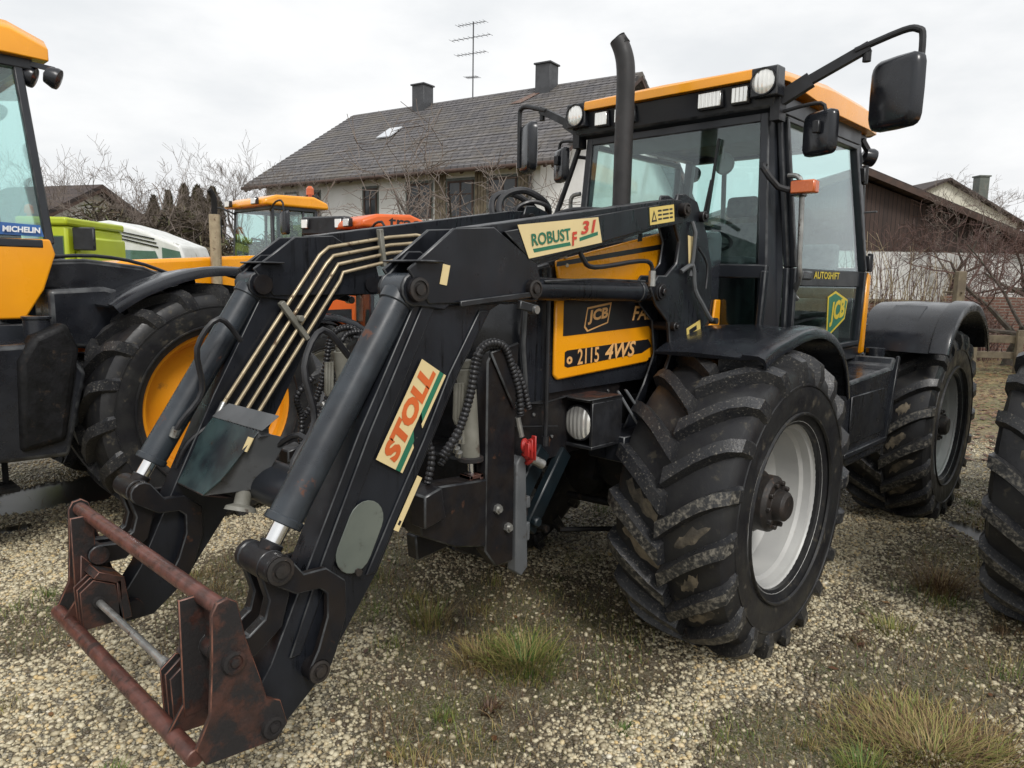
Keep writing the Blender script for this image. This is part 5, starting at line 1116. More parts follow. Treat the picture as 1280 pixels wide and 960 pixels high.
# ------------------------------------------------------------------ neighbour on the left: rear half of a bigger yellow and black tractor
NL = thing('tractor', 'yellow cornered tractor cut off by the left edge, rear wheel with yellow rim', 'tractor', (3.93, -3.63, 0))
def build_left():
    wb = 2.9
    for x in (-wb, 0):
        for s in (1, -1): wheel(NL, x, s*1.16, .80, .845, .58, .53, s, 'rim_yellow', nl=19, seed=21+int(x)+s, deep=.7)
    B = MB(); B.box(-3.6, .9, -.3, .3, .7, 1.1); B.cyl((-wb, -.9, .76), (-wb, .9, .76), .1); B.cyl((0, -.9, .76), (0, .9, .76), .1); B.build('chassis', M['engine'], NL, .02)
    B = MB(); B.prism([(1.1, 1.2), (1.15, 1.6), (1.0, 1.85), (-.5, 2.05), (-.5, 1.2)], -.42, .42); B.build('bonnet', M['yellow'], NL, .05, seg=3)
    for s in (1, -1):
        fender(NL, smooth_path([(-wb+.66, 1.50), (-wb+.50, 1.60), (-wb+.25, 1.70), (-wb, 1.745), (-wb-.3, 1.73), (-wb-.6, 1.62), (-wb-.82, 1.42)], 3), .62, 1.16, s, M['plastic'], skirt=.045)
        fender(NL, arc_path(0, .80, .95, 50, 160), .62, 1.16, s, M['plastic'])
        B = MB(); B.bar((-wb+.1, s*.55, 1.5), (-wb+.1, s*.95, 1.70), .04, .10); B.build('fender_bracket', M['black_plain'], NL)
        # deck side, tank and step
        B = MB(); B.prism([(-1.98, 1.25), (-1.98, 1.60), (-2.3, 1.62), (-2.75, 1.50), (-3.0, 1.30), (-3.0, 1.1)], s*.45, s*.80)
        B.prism([(-1.95, 1.60), (-1.95, 1.78), (-2.25, 1.80), (-2.62, 1.76), (-2.95, 1.62), (-3.05, 1.5), (-2.4, 1.55)], s*.30, s*.62); B.build('rear_deck', M['plastic'], NL, .03, seg=3)
        B = MB(); B.tube([(-2.0, s*.63, 1.80), (-2.3, s*.635, 1.82), (-2.62, s*.635, 1.77), (-3.0, s*.635, 1.62)], .012, 8, sm=3); B.build('deck_rail', M['black'], NL)
        B = MB(); B.prism([(-1.2, .62), (-1.2, 1.28), (-1.98, 1.30), (-2.08, 1.1), (-1.96, .60)], s*.5, s*1.10); B.box(-2.05, -1.95, s*.6, s*1.0, .75, 1.35); B.build('fuel_tank', M['plastic'], NL, .03, seg=3)
        B = MB(); B.prism([(-1.70, .66), (-1.72, 1.2), (-1.80, 1.34), (-1.98, 1.42), (-2.04, 1.25), (-1.94, .7)], s*.98, s*1.14); B.build('tank_shield', M['engine'], NL, .04, seg=3)
        B = MB(); B.cyl((-1.86, s*.98, 1.28), (-1.86, s*.98, 1.43), .07, n=24); B.cyl((-1.86, s*.98, 1.43), (-1.86, s*.98, 1.45), .078, n=24); B.build('filler_cap', M['plastic'], NL, .004)
        B = MB(); B.box(-1.7, -1.1, s*.85, s*1.05, .42, .45); B.bar((-1.66, s*.9, .42), (-1.66, s*.9, .7), .03, .03); B.bar((-1.14, s*.9, .42), (-1.14, s*.9, .7), .03, .03); B.build('step', M['engine'], NL, .004)
    # cab
    C = MB(); hb, ht, z0, z1, z2 = .74, .62, 1.42, 1.88, 2.98
    for s in (1, -1):
        C.bar((-.7, s*hb, z0), (-.68, s*hb, z1), .06, .07); C.bar((-.68, s*hb, z1), (-.6, s*ht, z2), .06, .07)
        C.bar((-1.36, s*hb, z0-.1), (-1.40, s*hb, z1), .06, .05); C.bar((-1.40, s*hb, z1), (-1.36, s*ht, z2), .06, .05)
        C.bar((-2.03, s*(hb-.04), z1), (-1.94, s*ht, z2), .045, .05)
        C.bar((-.65, s*hb, z1), (-1.98, s*hb, z1), .05, .05); C.bar((-.65, s*hb, z0-.1), (-1.98, s*hb, z0-.1), .08, .14); C.bar((-.6, s*ht, z2), (-2.02, s*ht, z2), .06, .1)
    for x, a in ((-.68, z1), (-1.98, z1)): C.bar((x, -hb, a), (x, hb, a), .05, .05)
    C.bar((-.6, -ht, z2), (-.6, ht, z2), .06, .1); C.bar((-1.93, -ht, z2), (-1.93, ht, z2), .06, .1); C.box(-1.98, -.65, -.7, .7, 1.26, 1.34)
    cab = C.build('cab', M['frame'], NL, .008, seg=2)
    for s in (1, -1):
        P = MB(); P.prism([(-1.44, z0), (-1.43, z1+.02), (-2.02, z1+.03), (-2.045, z1-.06), (-1.97, 1.60), (-1.86, z0)], s*(hb-.03), s*(hb+.02)); P.build('corner_panel', M['yellow'], NL, .012, seg=3)
        G = MB(); G.slab([(-1.42, s*(hb+.0), z1+.03), (-2.02, s*(hb-.04), z1+.03), (-1.935, s*(ht+.0), z2-.05), (-1.38, s*(ht+.0), z2-.05)], (0, -s, 0), .005); G.build('side_window', M['glass'], cab)
        G = MB(); G.slab([(-.70, s*(hb+.0), z0), (-1.35, s*hb, z0), (-1.37, s*hb, z1), (-1.34, s*ht, z2-.05), (-.62, s*ht, z2-.05), (-.68, s*hb, z1)], (0, -s, 0), .005); G.build('door_window', M['glass'], cab)
    G = MB(); G.slab([(-2.04, -.68, z1+.03), (-2.04, .68, z1+.03), (-1.95, ht-.03, z2-.05), (-1.95, -ht+.03, z2-.05)], (-1, 0, 0), .005); G.build('rear_window', M['glass'], cab)
    G = MB(); G.slab([(-.67, -.68, z1+.03), (-.67, .68, z1+.03), (-.6, ht-.03, z2-.05), (-.6, -ht+.03, z2-.05)], (1, 0, 0), .005); G.build('windscreen', M['glass'], cab)
    S = MB(); S.box(-1.8, -1.3, -.28, .28, 1.5, 1.75); S.box(-1.88, -1.74, -.27, .27, 1.75, 2.35); S.box(-1.86, -1.76, -.14, .14, 2.38, 2.58); S.build('seat', M['seat'], cab, .05, seg=3)
    S = MB(); S.box(-1.9, -1.5, .35, .62, 1.5, 1.98); S.tube([(-1.55, .5, 1.98), (-1.5, .5, 2.2), (-1.6, .48, 2.22), (-1.75, .48, 2.18)], .012, 8, sm=3); S.build('side_console', M['dash'], cab, .03)
    St = MB(); x0 = -1.53; yy = hb+.004; x0 = -1.66; 
    St.slab([(x0, yy-.0, z1+.05), (-2.00, yy-.034, z1+.045), (-1.985, yy-.042, z1+.115), (x0, yy-.01, z1+.125)], (0, 1, 0), .002, 0)
    St.slab([(x0+.01, yy+.002, z1+.06), (x0-.09, yy-.004, z1+.055), (x0-.10, yy-.01, z1+.15), (x0-.05, yy-.005, z1+.17), (x0-.0, yy-.002, z1+.13)], (0, 1, 0), .0015, 1)
    St.text('MICHELIN', (x0-.115, yy+.0, z1+.064), (-1, -.11, .0), (0, -.11, 1), .205, .036, 1, .1, .04, lift=.006); St.build('sticker', [M['s_blue'], M['s_white']], cab, recalc=False)
    Rf = MB(); secs = [(-.35, 3.06, .60), (-.5, 3.15, .70), (-1.2, 3.21, .72), (-1.9, 3.19, .71), (-2.10, 3.12, .69)]
    vs = []
    for x, z, w in secs:
        bz = 2.99
        vs += [(x, -w, bz), (x, -w, z-.06), (x, -w+.07, z), (x, 0, z+.03), (x, w-.07, z), (x, w, z-.06), (x, w, bz), (x, 0, bz)]
    Rf.add(vs, [(i*8+a, i*8+(a+1) % 8, (i+1)*8+(a+1) % 8, (i+1)*8+a) for i in range(4) for a in range(8)] + [tuple(range(8)), tuple(32+a for a in range(8))])
    Rf.build('roof', M['yellow'], NL, .02, 50, seg=2)
    for s in (1, -1):
        for j, (dx, dy) in enumerate(((-2.02, .60), (-2.12, .72))):
            L = MB(); L.lathe([(0, -.07), (.05, -.05), (.065, 0), (.062, .02), (0, .03)], (dx, s*dy, 2.90-.01*j), (-.75, s*.4, -.35), 20); L.bar((-1.95, s*.6, 2.98), (dx, s*dy, 2.94), .02, .03); L.build('rear_lamp', M['plastic'], NL)
build_left()

# ------------------------------------------------------------------ other machines
NR = thing('tractor', 'tractor mostly outside the right edge, only its muddy lugged tyre in view', 'tractor', (-1.43, 2.83, 0))
def build_right():
    for s in (-1, 1): wheel(NR, 0, s*1.12, .70, .745, .56, .40, s, muddy=True, nl=19, seed=31+s)
    for s in (-1, 1): wheel(NR, -2.8, s*1.12, .70, .745, .56, .40, s, nl=19, seed=34+s)
    simple_tractor(NR, M['yellow'], M['yellow'], 'rim', .72, wheels=False)
build_right()
BT = thing('tractor', 'distant yellow tractor with upright tan exhaust, behind the cut off tractor', 'tractor', (-1.05, -8.35, 0))
simple_tractor(BT, M['yellow'], M['yellow'], 'rim_yellow', .72, bonnet_z=(1.15, 1.92), cab=(-1.15, -1.97), exhaust=(-.35, .52), cab_z=(1.25, 2.72), beacon=True, half_cab=.66)
OT = thing('tractor', 'orange tractor with its glazed cab, half hidden behind the loader', 'tractor', (-1.15, -5.45, 0), R(-8))
simple_tractor(OT, M['orange'], M['orange'], 'rim', .62, bonnet_z=(1.0, 1.5), cab=(-.72, -1.36), cab_z=(1.05, 2.26), roof_text='trac', half_cab=.72, beacon=False, wb=2.5, seed=12)

def build_light_bar():
    r = thing('work_light_bar', 'black box light bar with two lamps, above the far loader arm', 'light bar', (-1.83, -5.58, 0), R(20))
    B = MB(); B.box(-.15, .15, -.33, .33, 2.22, 2.44); B.build('housing', M['black_plain'], r, .02)
    MB().box(-.03, .03, -.04, .04, 0, 2.22).build('post', M['black_plain'], r)
    for y in (-.25, .25): lamp_rect(r, (.18, y, 2.35), .09, .10, 'lamp')
build_light_bar()

def lime_machine():
    r = thing('harvester', 'lime green harvester with small dark side window, far at left', 'harvester', (-1.15, -13.0, 0), R(136))
    # local x to the viewer's right, y away from the viewer
    B = MB(); B.box(-.45, .35, -1, 1, 1.0, 2.52); B.box(.35, .45, -.8, .9, .9, 2.36); bd = B.build('body', M['lime'], r, .05, seg=2)
    B = MB(); B.box(-.49, .38, -1.05, 1.02, 2.52, 2.66); B.build('roof', M['lime'], r, .04, seg=2)
    for x0, x1, z0, z1 in ((-.02, .29, 1.75, 2.34), (-.38, -.12, 1.75, 2.34)):
        w = MB(); w.box(x0, x1, -1.012, -1.002, z0, z1); w.build('window', M['glass_dark'], bd); w = MB(); w.box(x0+.02, x1-.02, -1.0015, -1.0005, z0+.02, z1-.02); w.build('dark_backing', M['dash'], bd)  # dark sheet behind each pane stands in for the cab's dark inside
    B = MB(); B.cyl((-.38, -.8, 2.66), (-.38, -.8, 2.72), .04, n=12); B.lathe([(.07, 0), (.08, .05), (.06, .14), (0, .17)], (-.38, -.8, 2.72), (0, 0, 1), 14); B.build('beacon', M['amber'], r)
    B = MB(); B.box(.38, .75, -.9, -.82, 2.1, 2.5); B.build('top_panel', M['black_plain'], r, .02)
    for x in (-.2, .5):
        for s in (-1, 1): 
            B = MB(); B.cyl((x, s*.7, .55), (x, s*1.0, .55), .55, n=28); B.build('wheel', M['rubber'], r, .04)
lime_machine()
def white_machine():
    r = thing('harvester', 'low white machine with sloping ribbed hood and dark grille, beside lime green one', 'harvester', (-3.0, -15.1, 0), R(136)); r.scale = (.74, 1, 1.17)
    B = MB(); B.prism([(-1.3, 1.0), (-1.3, 2.0), (-1.15, 2.35), (-.4, 2.42), (.35, 2.3), (1.1, 2.12), (1.6, 2.0), (1.7, 1.8), (1.75, 1.0)], -.8, .8); bd = B.build('body', M['white'], r, .06, seg=3)
    B = MB(); B.prism([(-1.32, 1.75), (-1.3, 2.05), (-1.0, 2.12), (-.7, 2.0), (-.6, 1.75)], -.83, -.80); B.build('side_grille', M['black_plain'], bd, .01)
    for k in range(3):
        B = MB(); B.bar((-.75+.12*k, -.815, 2.30-.07*k), (.9+.05*k, -.815, 2.10-.075*k), .02, .022); B.build('vent', M['s_black'], bd)
    B = MB(); B.prism([(-.45, 1.72), (-.45, 1.90), (.9, 1.88), (1.0, 1.72)], -.82, -.802); B.build('window', M['glass_dark'], bd)
    B = MB(); B.prism([(1.1, 1.7), (1.1, 1.95), (1.6, 1.88), (1.66, 1.7)], -.82, -.802); B.build('window', M['glass_dark'], bd)
    for x in (-.8, 1.1):
        for s in (-1, 1):
            B = MB(); B.cyl((x, s*.55, .5), (x, s*.82, .5), .5, n=28); B.build('wheel', M['rubber'], r, .04)
white_machine()
# ------------------------------------------------------------------ buildings
def brick_mat(name, c1, c2, mortar, sx, row, w, swap=True, rough=.7, off=.5, bmp=.4, dirt=None):
    m, nt, b = nmat(name); tc = N(nt, 'ShaderNodeTexCoord'); sp = N(nt, 'ShaderNodeSeparateXYZ'); nt.links.new(tc.outputs['Object'], sp.inputs[0])
    cb = N(nt, 'ShaderNodeCombineXYZ'); nt.links.new(sp.outputs[0], cb.inputs[0]); nt.links.new(sp.outputs[2], cb.inputs[1])
    br = N(nt, 'ShaderNodeTexBrick'); br.inputs['Scale'].default_value = 1.; br.inputs['Color1'].default_value = c4(c1); br.inputs['Color2'].default_value = c4(c2); br.inputs['Mortar'].default_value = c4(mortar)
    br.inputs['Row Height'].default_value = row; br.inputs['Brick Width'].default_value = w; br.inputs['Mortar Size'].default_value = sx; br.offset = off
    nt.links.new(cb.outputs[0], br.inputs['Vector']); c = br.outputs['Color']
    v = coords(nt); c = mix(nt, ramp(nt, noise(nt, v, .9, 6), .4, .7, 0, .5), c, dirt or tuple(x*.6 for x in c1)); nt.links.new(c, b.inputs['Base Color']); b.inputs['Roughness'].default_value = rough
    bump(nt, br.outputs['Fac'], b, bmp, -.03); return m
M['tile'] = brick_mat('grey_roof_tiles', (.15, .14, .14), (.095, .09, .094), (.022, .02, .022), .018, .235, .30, dirt=(.14, .12, .09))
M['tile_dark'] = brick_mat('brown_roof_tiles', (.065, .042, .034), (.045, .03, .026), (.015, .01, .01), .02, .25, .3)
M['render'] = surf('house_render', (.74, .735, .71), (.66, .655, .62), .8, sc=1.2, dirt=(.50, .48, .43), dsc=1.1, dthr=(.6, .85))
M['whitewall'] = surf('white_wall', (.68, .68, .66), (.58, .58, .56), .8, sc=.9, dirt=(.42, .41, .37), dsc=1.5)
M['creamwall'] = surf('cream_wall', (.68, .66, .56), (.60, .58, .48), .8, sc=1)
M['boards'] = brick_mat('dark_boards', (.060, .036, .028), (.038, .024, .020), (.012, .008, .007), .012, 6., .16, off=0, rough=.75)
M['oldwood'] = surf('weathered_wood', (.20, .165, .11), (.13, .105, .075), .85, sc=5, dirt=(.07, .06, .04), dsc=8)
M['brownwood'] = surf('brown_timber', (.075, .042, .03), (.05, .03, .022), .6, sc=4)
M['brick'] = brick_mat('red_brick', (.17, .075, .05), (.12, .055, .04), (.2, .18, .15), .012, .075, .24)
M['winglass'] = surf('window_pane', (.05, .055, .06), (.03, .035, .04), .08, .12, sc=2)
M['chim'] = surf('chimney_sheet', (.07, .072, .078), (.05, .052, .056), .5, sc=3)
M['skyl'] = surf('skylight', (.62, .64, .66), (.5, .52, .55), .15, sc=1)

def frame_thing(name, label, cat, loc, ang, group=None): return thing(name, label, cat, loc, ang, group)
def gable_house(root, L, W, ze, zr, wall, roofm, over=.5, ov_end=.6, verge=None, courses=True):
    """local: x along the ridge 0..L, y 0 (front eave) .. W (rear); front faces -y"""
    B = MB(); B.prism([(0, 0), (W, 0), (W, ze), (W/2, zr-.15), (0, ze)], ov_end, L-ov_end, 'X'); bd = B.build('wall', wall, root)
    sl = (zr-ze)/(W/2); Rf = MB(); t = .16
    n = 26 if courses else 1
    for sd in (0, 1):
        for i in range(n):
            a, b_ = i/n, (i+1)/n
            def p(u, up): 
                y = -over + (W/2+over)*u; z = ze - over*sl + (W/2+over)*sl*u + up
                return (y if sd == 0 else W-y, z)
            Rf.prism([p(a, 0), p(a, t+.035), p(b_, t), p(b_, 0)], 0, L, 'X')
    rf = Rf.build('roof', roofm, root, 0, 20)
    G = MB()
    for x in (.0, L-.12): 
        for sd in (0, 1):
            y0, z0 = -over, ze-over*sl-.06; y1, z1 = W/2, zr-.06
            if sd: y0, y1 = W-y0, W-y1
            G.bar((x+.06, y0, z0), (x+.06, y1, z1), .10, .18)
    G.cyl((-.05, -over-.06, ze-over*sl+.02), (L+.05, -over-.06, ze-over*sl+.02), .075, n=12)
    nr = int(L/.7)
    for i in range(nr): G.bar((.3+i*L/nr, -over+.05, ze-over*sl-.04), (.3+i*L/nr, .3, ze+.12), .10, .12)
    G.build('eaves_timber', verge or M['brownwood'], root)
    return bd, rf, sl
def window(parent, x, z, w, h, y=0, shutter=False, bars=True, name='window', sill=True):
    F_ = MB(); t = .07
    F_.box(x, x+w, y-.05, y+.0, z, z+t); F_.box(x, x+w, y-.05, y, z+h-t, z+h); F_.box(x, x+t, y-.05, y, z+t, z+h-t); F_.box(x+w-t, x+w, y-.05, y, z+t, z+h-t)
    if bars: F_.box(x+w/2-.03, x+w/2+.03, y-.045, y, z+t, z+h-t); F_.box(x+t, x+w-t, y-.04, y, z+h*.62, z+h*.62+.04)
    f = F_.build(name, M['brownwood'] if shutter else M['white'], parent)
    G = MB(); G.box(x+t*.8, x+w-t*.8, y-.02, y-.008, z+t*.8, z+h-t*.8); G.build('pane', M['winglass'] if shutter else M['winglass'], f)
    if not shutter: G = MB(); G.box(x+t, x+w/2-.05, y-.028, y-.021, z+t, z+h-t); G.box(x+w/2+.05, x+w-t, y-.028, y-.021, z+h*.45, z+h-t); G.build('curtain', M['whitewall'], f)
    if sill: G = MB(); G.box(x-.06, x+w+.06, y-.14, y, z-.06, z-.01); G.build('sill', M['whitewall'], f)
    S_ = MB(); S_.box(x-.10, x-.003, y-.012, y+.001, z-.0, z+h+.1); S_.box(x+w+.003, x+w+.10, y-.012, y+.001, z, z+h+.1); S_.box(x-.003, x+w+.003, y-.012, y+.001, z+h+.003, z+h+.1); S_.build('surround', M['greyplate'], f)
    return f
# the big farmhouse behind
a_h = 1.7525
H0 = Vector((-13.395, -29.94, 0))
hs = thing('farmhouse', 'long white farmhouse with dark grey tiled roof and two chimneys', 'house', H0, a_h)
L_, W_, ZE, ZR = 16.2, 12.75, 5.95, 9.98
bd, rf, sl = gable_house(hs, L_, W_, ZE, ZR, M['render'], M['tile'], over=.55, ov_end=.85)
for x in (2.2, 3.6, 6.95): window(bd, x, 3.6+.55, .72, 1.15, shutter=(x > 3))
for x in (9.3, 11.3, 13.2): window(bd, x, 4.0, 1.2, 1.35, shutter=True)
for x in (2.2, 4.5, 7.2, 10.5, 13): window(bd, x, 1.2, 1.0, 1.2)
B = MB()
for i in range(40): B.box(9.6+i*.135, 9.6+i*.135+.11, -.04, -.005, 3.75 if i % 9 < 3 else 2.6, 5.6) if not any(x-.1 < 9.6+i*.135 < x+1.25 for x in (9.3, 11.3, 13.2)) else None
B.build('timber_cladding', M['oldwood'], bd)
def roof_pt(x, u, up=0): return (x, -.55+(W_/2+.55)*u, ZE-.55*sl+(W_/2+.55)*sl*u+up)
for x in (5.1, 12.0):
    p = roof_pt(x, .93); B = MB(); B.box(x-.36, x+.36, p[1]-.36, p[1]+.36, p[2]-.3, p[2]+1.15); B.box(x-.42, x+.42, p[1]-.42, p[1]+.42, p[2]+1.15, p[2]+1.22); B.build('chimney', M['chim'], rf, .01)
n_ = Vector((0, -sl, 1)).normalized()
B = MB(); a_ = [Vector(roof_pt(x, u, .22)) for x, u in ((5.1, .47), (5.85, .47), (5.85, .60), (5.1, .60))]; B.slab(a_, n_, .07); B.build('skylight', M['skyl'], rf, .01)
B = MB(); B.slab([Vector(roof_pt(x, u, .20)) for x, u in ((10.9, .76), (11.45, .76), (12.0, .91), (11.6, .91))], n_, .012); B.build('patched_tiles', M['brick'], rf)
B = MB(); a_ = Vector(roof_pt(7.8, .985)); 
B.cyl(a_, a_+Vector((0, 0, 3.5)), .03, n=8)
for h, l in ((3.45, .9), (2.85, 1.25), (2.15, .95), (1.1, .4)):
    B.cyl(a_+Vector((-l, 0, h)), a_+Vector((l*.75, 0, h-.05)), .014, n=6)
    for k in range(9): x = -l+k*l*1.75/8; B.cyl(a_+Vector((x, -.22, h-.025*(x/l+1))), a_+Vector((x, .22, h-.025*(x/l+1))), .008, n=5)
B.build('antenna', M['chim'], hs)
B = MB(); B.cyl((15.0, -.12, .2), (15.0, -.12, 5.6), .05, n=10); B.build('downpipe', M['chim'], hs)

# dark roofed building far left
hl = thing('outbuilding', 'low building with dark brown roof behind bare trees, far left', 'building', (-2.0, -38.5, 0), R(115))
gable_house(hl, 6.0, 9, 3.3, 5.6, M['render'], M['tile_dark'], over=.5, courses=False)
# barn on the right: white masonry with a dark boarded gable
def barn():
    yw = R(CAM['yaw']) + PI      # outward normal of the gable looks back to the yard
    r = thing('barn', 'barn with dark brown boarded gable above a white wall', 'barn', (-24.0, -8.4, 0), R(133.5+2))
    # local: x to the viewer's right, y away
    B = MB(); B.box(-6.2, 9.0, 0, 12, 0, 3.02); wl = B.build('wall', M['whitewall'], r)
    zp = 5.75; B = MB(); B.prism([(-6.2, 3.02), (-6.2, 3.05), (1.42, zp-.12), (9.0, 3.05), (9.0, 3.02)], -.03, 12, 'Y'); B.build('gable_cladding', M['boards'], r)
    for s_, xe in ((0, -6.8), (1, 9.6)):
        B = MB(); B.prism([(1.42, zp), (xe, 2.82), (xe, 3.02), (1.42, zp+.22)], -.55, 12.4, 'Y'); B.build('roof', M['tile_dark'], r)
    B = MB(); B.bar((1.42, -.57, zp+.05), (9.6, -.57, 2.86), .05, .2); B.bar((1.42, -.57, zp+.05), (-6.8, -.57, 2.86), .05, .2); B.build('bargeboard', M['brownwood'], r)
barn()
def cream():
    r = thing('house', 'cream gabled house rising behind the barn roof, grey chimney beside', 'house', (-37.0, -7.5, 0), R(133.5+4))
    B = MB(); B.prism([(-4, 0), (4, 0), (4, 4.9), (0.2, 6.75), (-4, 4.9)], 0, 10, 'Y'); B.build('wall', M['creamwall'], r)
    for xe in (-4.6, 4.6): 
        B = MB(); B.prism([(.2, 6.80), (xe, 4.62), (xe, 4.72), (.2, 6.92)], -.3, 10.5, 'Y'); B.build('roof', M['tile_dark'], r)
    window(r, -.6, 4.6, .9, 1.1)
    B = MB(); B.box(2.6, 3.1, 1.0, 1.5, 5.2, 7.2); B.box(2.55, 3.15, .95, 1.55, 7.2, 7.27); B.build('chimney', M['greyplate'], r)
cream()
# garden things on the right
V_R = Vector((-math.sin(R(CAM['yaw'])), math.cos(R(CAM['yaw'])), 0)); V_F = Vector((-math.cos(R(CAM['yaw'])), -math.sin(R(CAM['yaw'])), 0))
def fence_():
    r = thing('fence', 'low weathered wooden post and rail fence behind the rear tyre', 'fence', (-13.6, -1.9, 0), R(124))
    for i in range(6):
        x = i*.95 + .1*(i % 2); B = MB(); B.box(x-.06, x+.06, -.05, .05, 0, .98 if i % 2 else .88); B.build('post', M['oldwood'], r, .01)
    B = MB(); B.box(-.3, 5.2, .052, .10, .60, .76); B.build('rail', M['oldwood'], r, .008); B = MB(); B.box(-.3, 5.2, .052, .10, .28, .42); B.build('rail', M['oldwood'], r, .008)
fence_()
ps = thing('post', 'tall weathered wooden garden post standing before the white wall', 'post', (-13.98, -1.35, 0), R(40))
MB().box(-.10, .10, -.08, .08, 0, 2.05).build('post_shaft', M['oldwood'], ps, .02); q = MB(); q.cyl((-.6, 0, 1.62), (.15, 0, 1.62), .02, n=8); q.build('cross_peg', M['oldwood'], ps)
bw = thing('garden_wall', 'low red brick garden wall beneath the bare apple tree', 'wall', (-18.9, -2.75, 0), R(117)); MB().box(0, 3.2, 0, .3, 0, 1.5).build('brickwork', M['brick'], bw, .01); 
bw2 = thing('garden_bed', 'orange brown raised timber bed behind pale shrub stems', 'garden bed', (-18.4, -4.7, 0), R(117)); q = MB(); q.box(0, 1.7, 0, .8, 0, 1.3); q.build('planks', M['s_orange'] if False else M['brick'], bw2, .01); q = MB(); q.box(-.05, 1.75, -.05, .85, 1.3, 1.36); q.build('coping', M['oldwood'], bw2)

# ------------------------------------------------------------------ trees
BARK = surf('bark', (.075, .06, .048), (.045, .037, .03), .85, sc=6, dirt=(.12, .13, .09), dsc=8, dthr=(.5, .7), bmp=.4, bsc=20)
TWIG = surf('twigs', (.19, .155, .13), (.13, .105, .09), .8, sc=3)
TWIGR = surf('red_brown_twigs', (.13, .075, .06), (.085, .05, .045), .8, sc=3)
PALE = surf('pale_stems', (.33, .27, .17), (.23, .18, .11), .7, sc=3)
MOSSY = surf('mossy_branches', (.10, .10, .055), (.07, .06, .045), .9, sc=4)
def tree(label, loc, h, tr, seed, name='bare_tree', trunk_h=.25, spread=.8, levels=4, kids=5, twig=TWIG, group=None, limbs=5, minr=.004, wob=.25, lean=(0, 0), cat='tree', up=.25):
    rnd = random.Random(seed); r = thing(name, label, cat, loc, rnd.uniform(0, 6), group)
    Tm, Bm, Lm = MB(), MB(), MB()
    def grow(p, d, L, rad, lv):
        n = 5 if lv < 3 else 3; P = [p.copy()]; RR = [rad]; q = p.copy(); dd = d.copy()
        for i in range(n):
            dd = (dd + Vector((rnd.gauss(0, wob), rnd.gauss(0, wob), rnd.gauss(0, wob)+up*.22))*.55).normalized(); q = q + dd*(L/n); P.append(q.copy()); RR.append(max(minr, rad*(1-.62*(i+1)/n)))
        (Tm if lv == 0 else (Lm if lv == 1 else Bm)).tube(P, RR, 8 if lv == 0 else (6 if lv == 1 else (4 if lv == 2 else 3)), sm=2 if lv < 2 else 0, caps=False)
        if lv >= levels: return
        k = limbs if lv == 0 else kids
        for i in range(k):
            t = rnd.uniform(.35, 1.) if lv else rnd.uniform(.6, 1.); f = t*n; a = min(int(f), n-1); pp = P[a].lerp(P[a+1], f-a)
            ax = (P[a+1]-P[a]).normalized(); o = ax.orthogonal().normalized(); o.rotate(Matrix.Rotation(rnd.uniform(0, 2*PI) if lv else 2*PI*(i+rnd.random()*.5)/k, 3, ax))
            nd = (ax*(1-spread*.5) + o*spread + Vector((0, 0, up))).normalized()
            ll = (h*(1-trunk_h)*.62 if lv == 0 else L*rnd.uniform(.45, .72)); grow(pp, nd, ll, max(minr, RR[min(a, len(RR)-1)]*rnd.uniform(.5, .72)), lv+1)
    grow(Vector((0, 0, -.1)), Vector((lean[0], lean[1], 1)).normalized(), h*trunk_h+.1, tr, 0)
    Tm.build('trunk', BARK, r, recalc=False); Lm.build('limbs', BARK, r, recalc=False); Bm.build('crown', twig, r, recalc=False)
    return r
gt = 'bare trees beyond the yard'
tree('gnarled bare apple tree in front of the farmhouse wall', (-6.7, -8.15, 0), 5.4, .15, 3, trunk_h=.42, spread=1., levels=4, kids=5, limbs=5, minr=.006, group=gt, up=.1)
tree('mossy low apple tree left of the farmhouse apple tree', (-6.0, -9.6, 0), 2.5, .10, 15, trunk_h=.45, spread=1.1, levels=5, kids=4, limbs=5, twig=MOSSY, group=gt, up=.05)
tree('tall bare tree left of the conifers, with upright twigs', (-4.8, -21.6, 0), 6.2, .2, 8, trunk_h=.4, spread=.8, levels=5, kids=4, limbs=6, group=gt)
tree('bare tree between the green machine and the low building', (-2.4, -22.4, 0), 5.9, .16, 23, trunk_h=.4, spread=.7, levels=5, kids=4, limbs=5, group=gt, up=.35)
tree('bare tree close against the farmhouse gable end, left', (-10.2, -24.5, 0), 6.8, .15, 31, trunk_h=.35, spread=.7, levels=5, kids=4, limbs=6, group=gt, up=.3)
tree('dark gnarled bare tree just left of the conifer row', (-6.0, -20.0, 0), 4.8, .24, 44, trunk_h=.55, spread=1.1, levels=4, kids=5, limbs=7, group=gt, up=.05)
tree('bare apple tree before the white wall, far right edge', (-16.2, -.75, 0), 4.6, .16, 5, trunk_h=.22, spread=.95, levels=5, kids=4, limbs=6, twig=TWIGR, group=gt, up=.12)
tree('thin bare tree rising above the barn roof', (-27.5, -4.6, 0), 5.6, .15, 61, trunk_h=.5, spread=.75, levels=5, kids=4, limbs=5, group=gt, up=.2)
tree('large bare tree beside the grey chimney at right', (-26.0, -1.2, 0), 5.2, .2, 72, trunk_h=.42, spread=.9, levels=5, kids=4, limbs=6, twig=TWIGR, group=gt, up=.12)
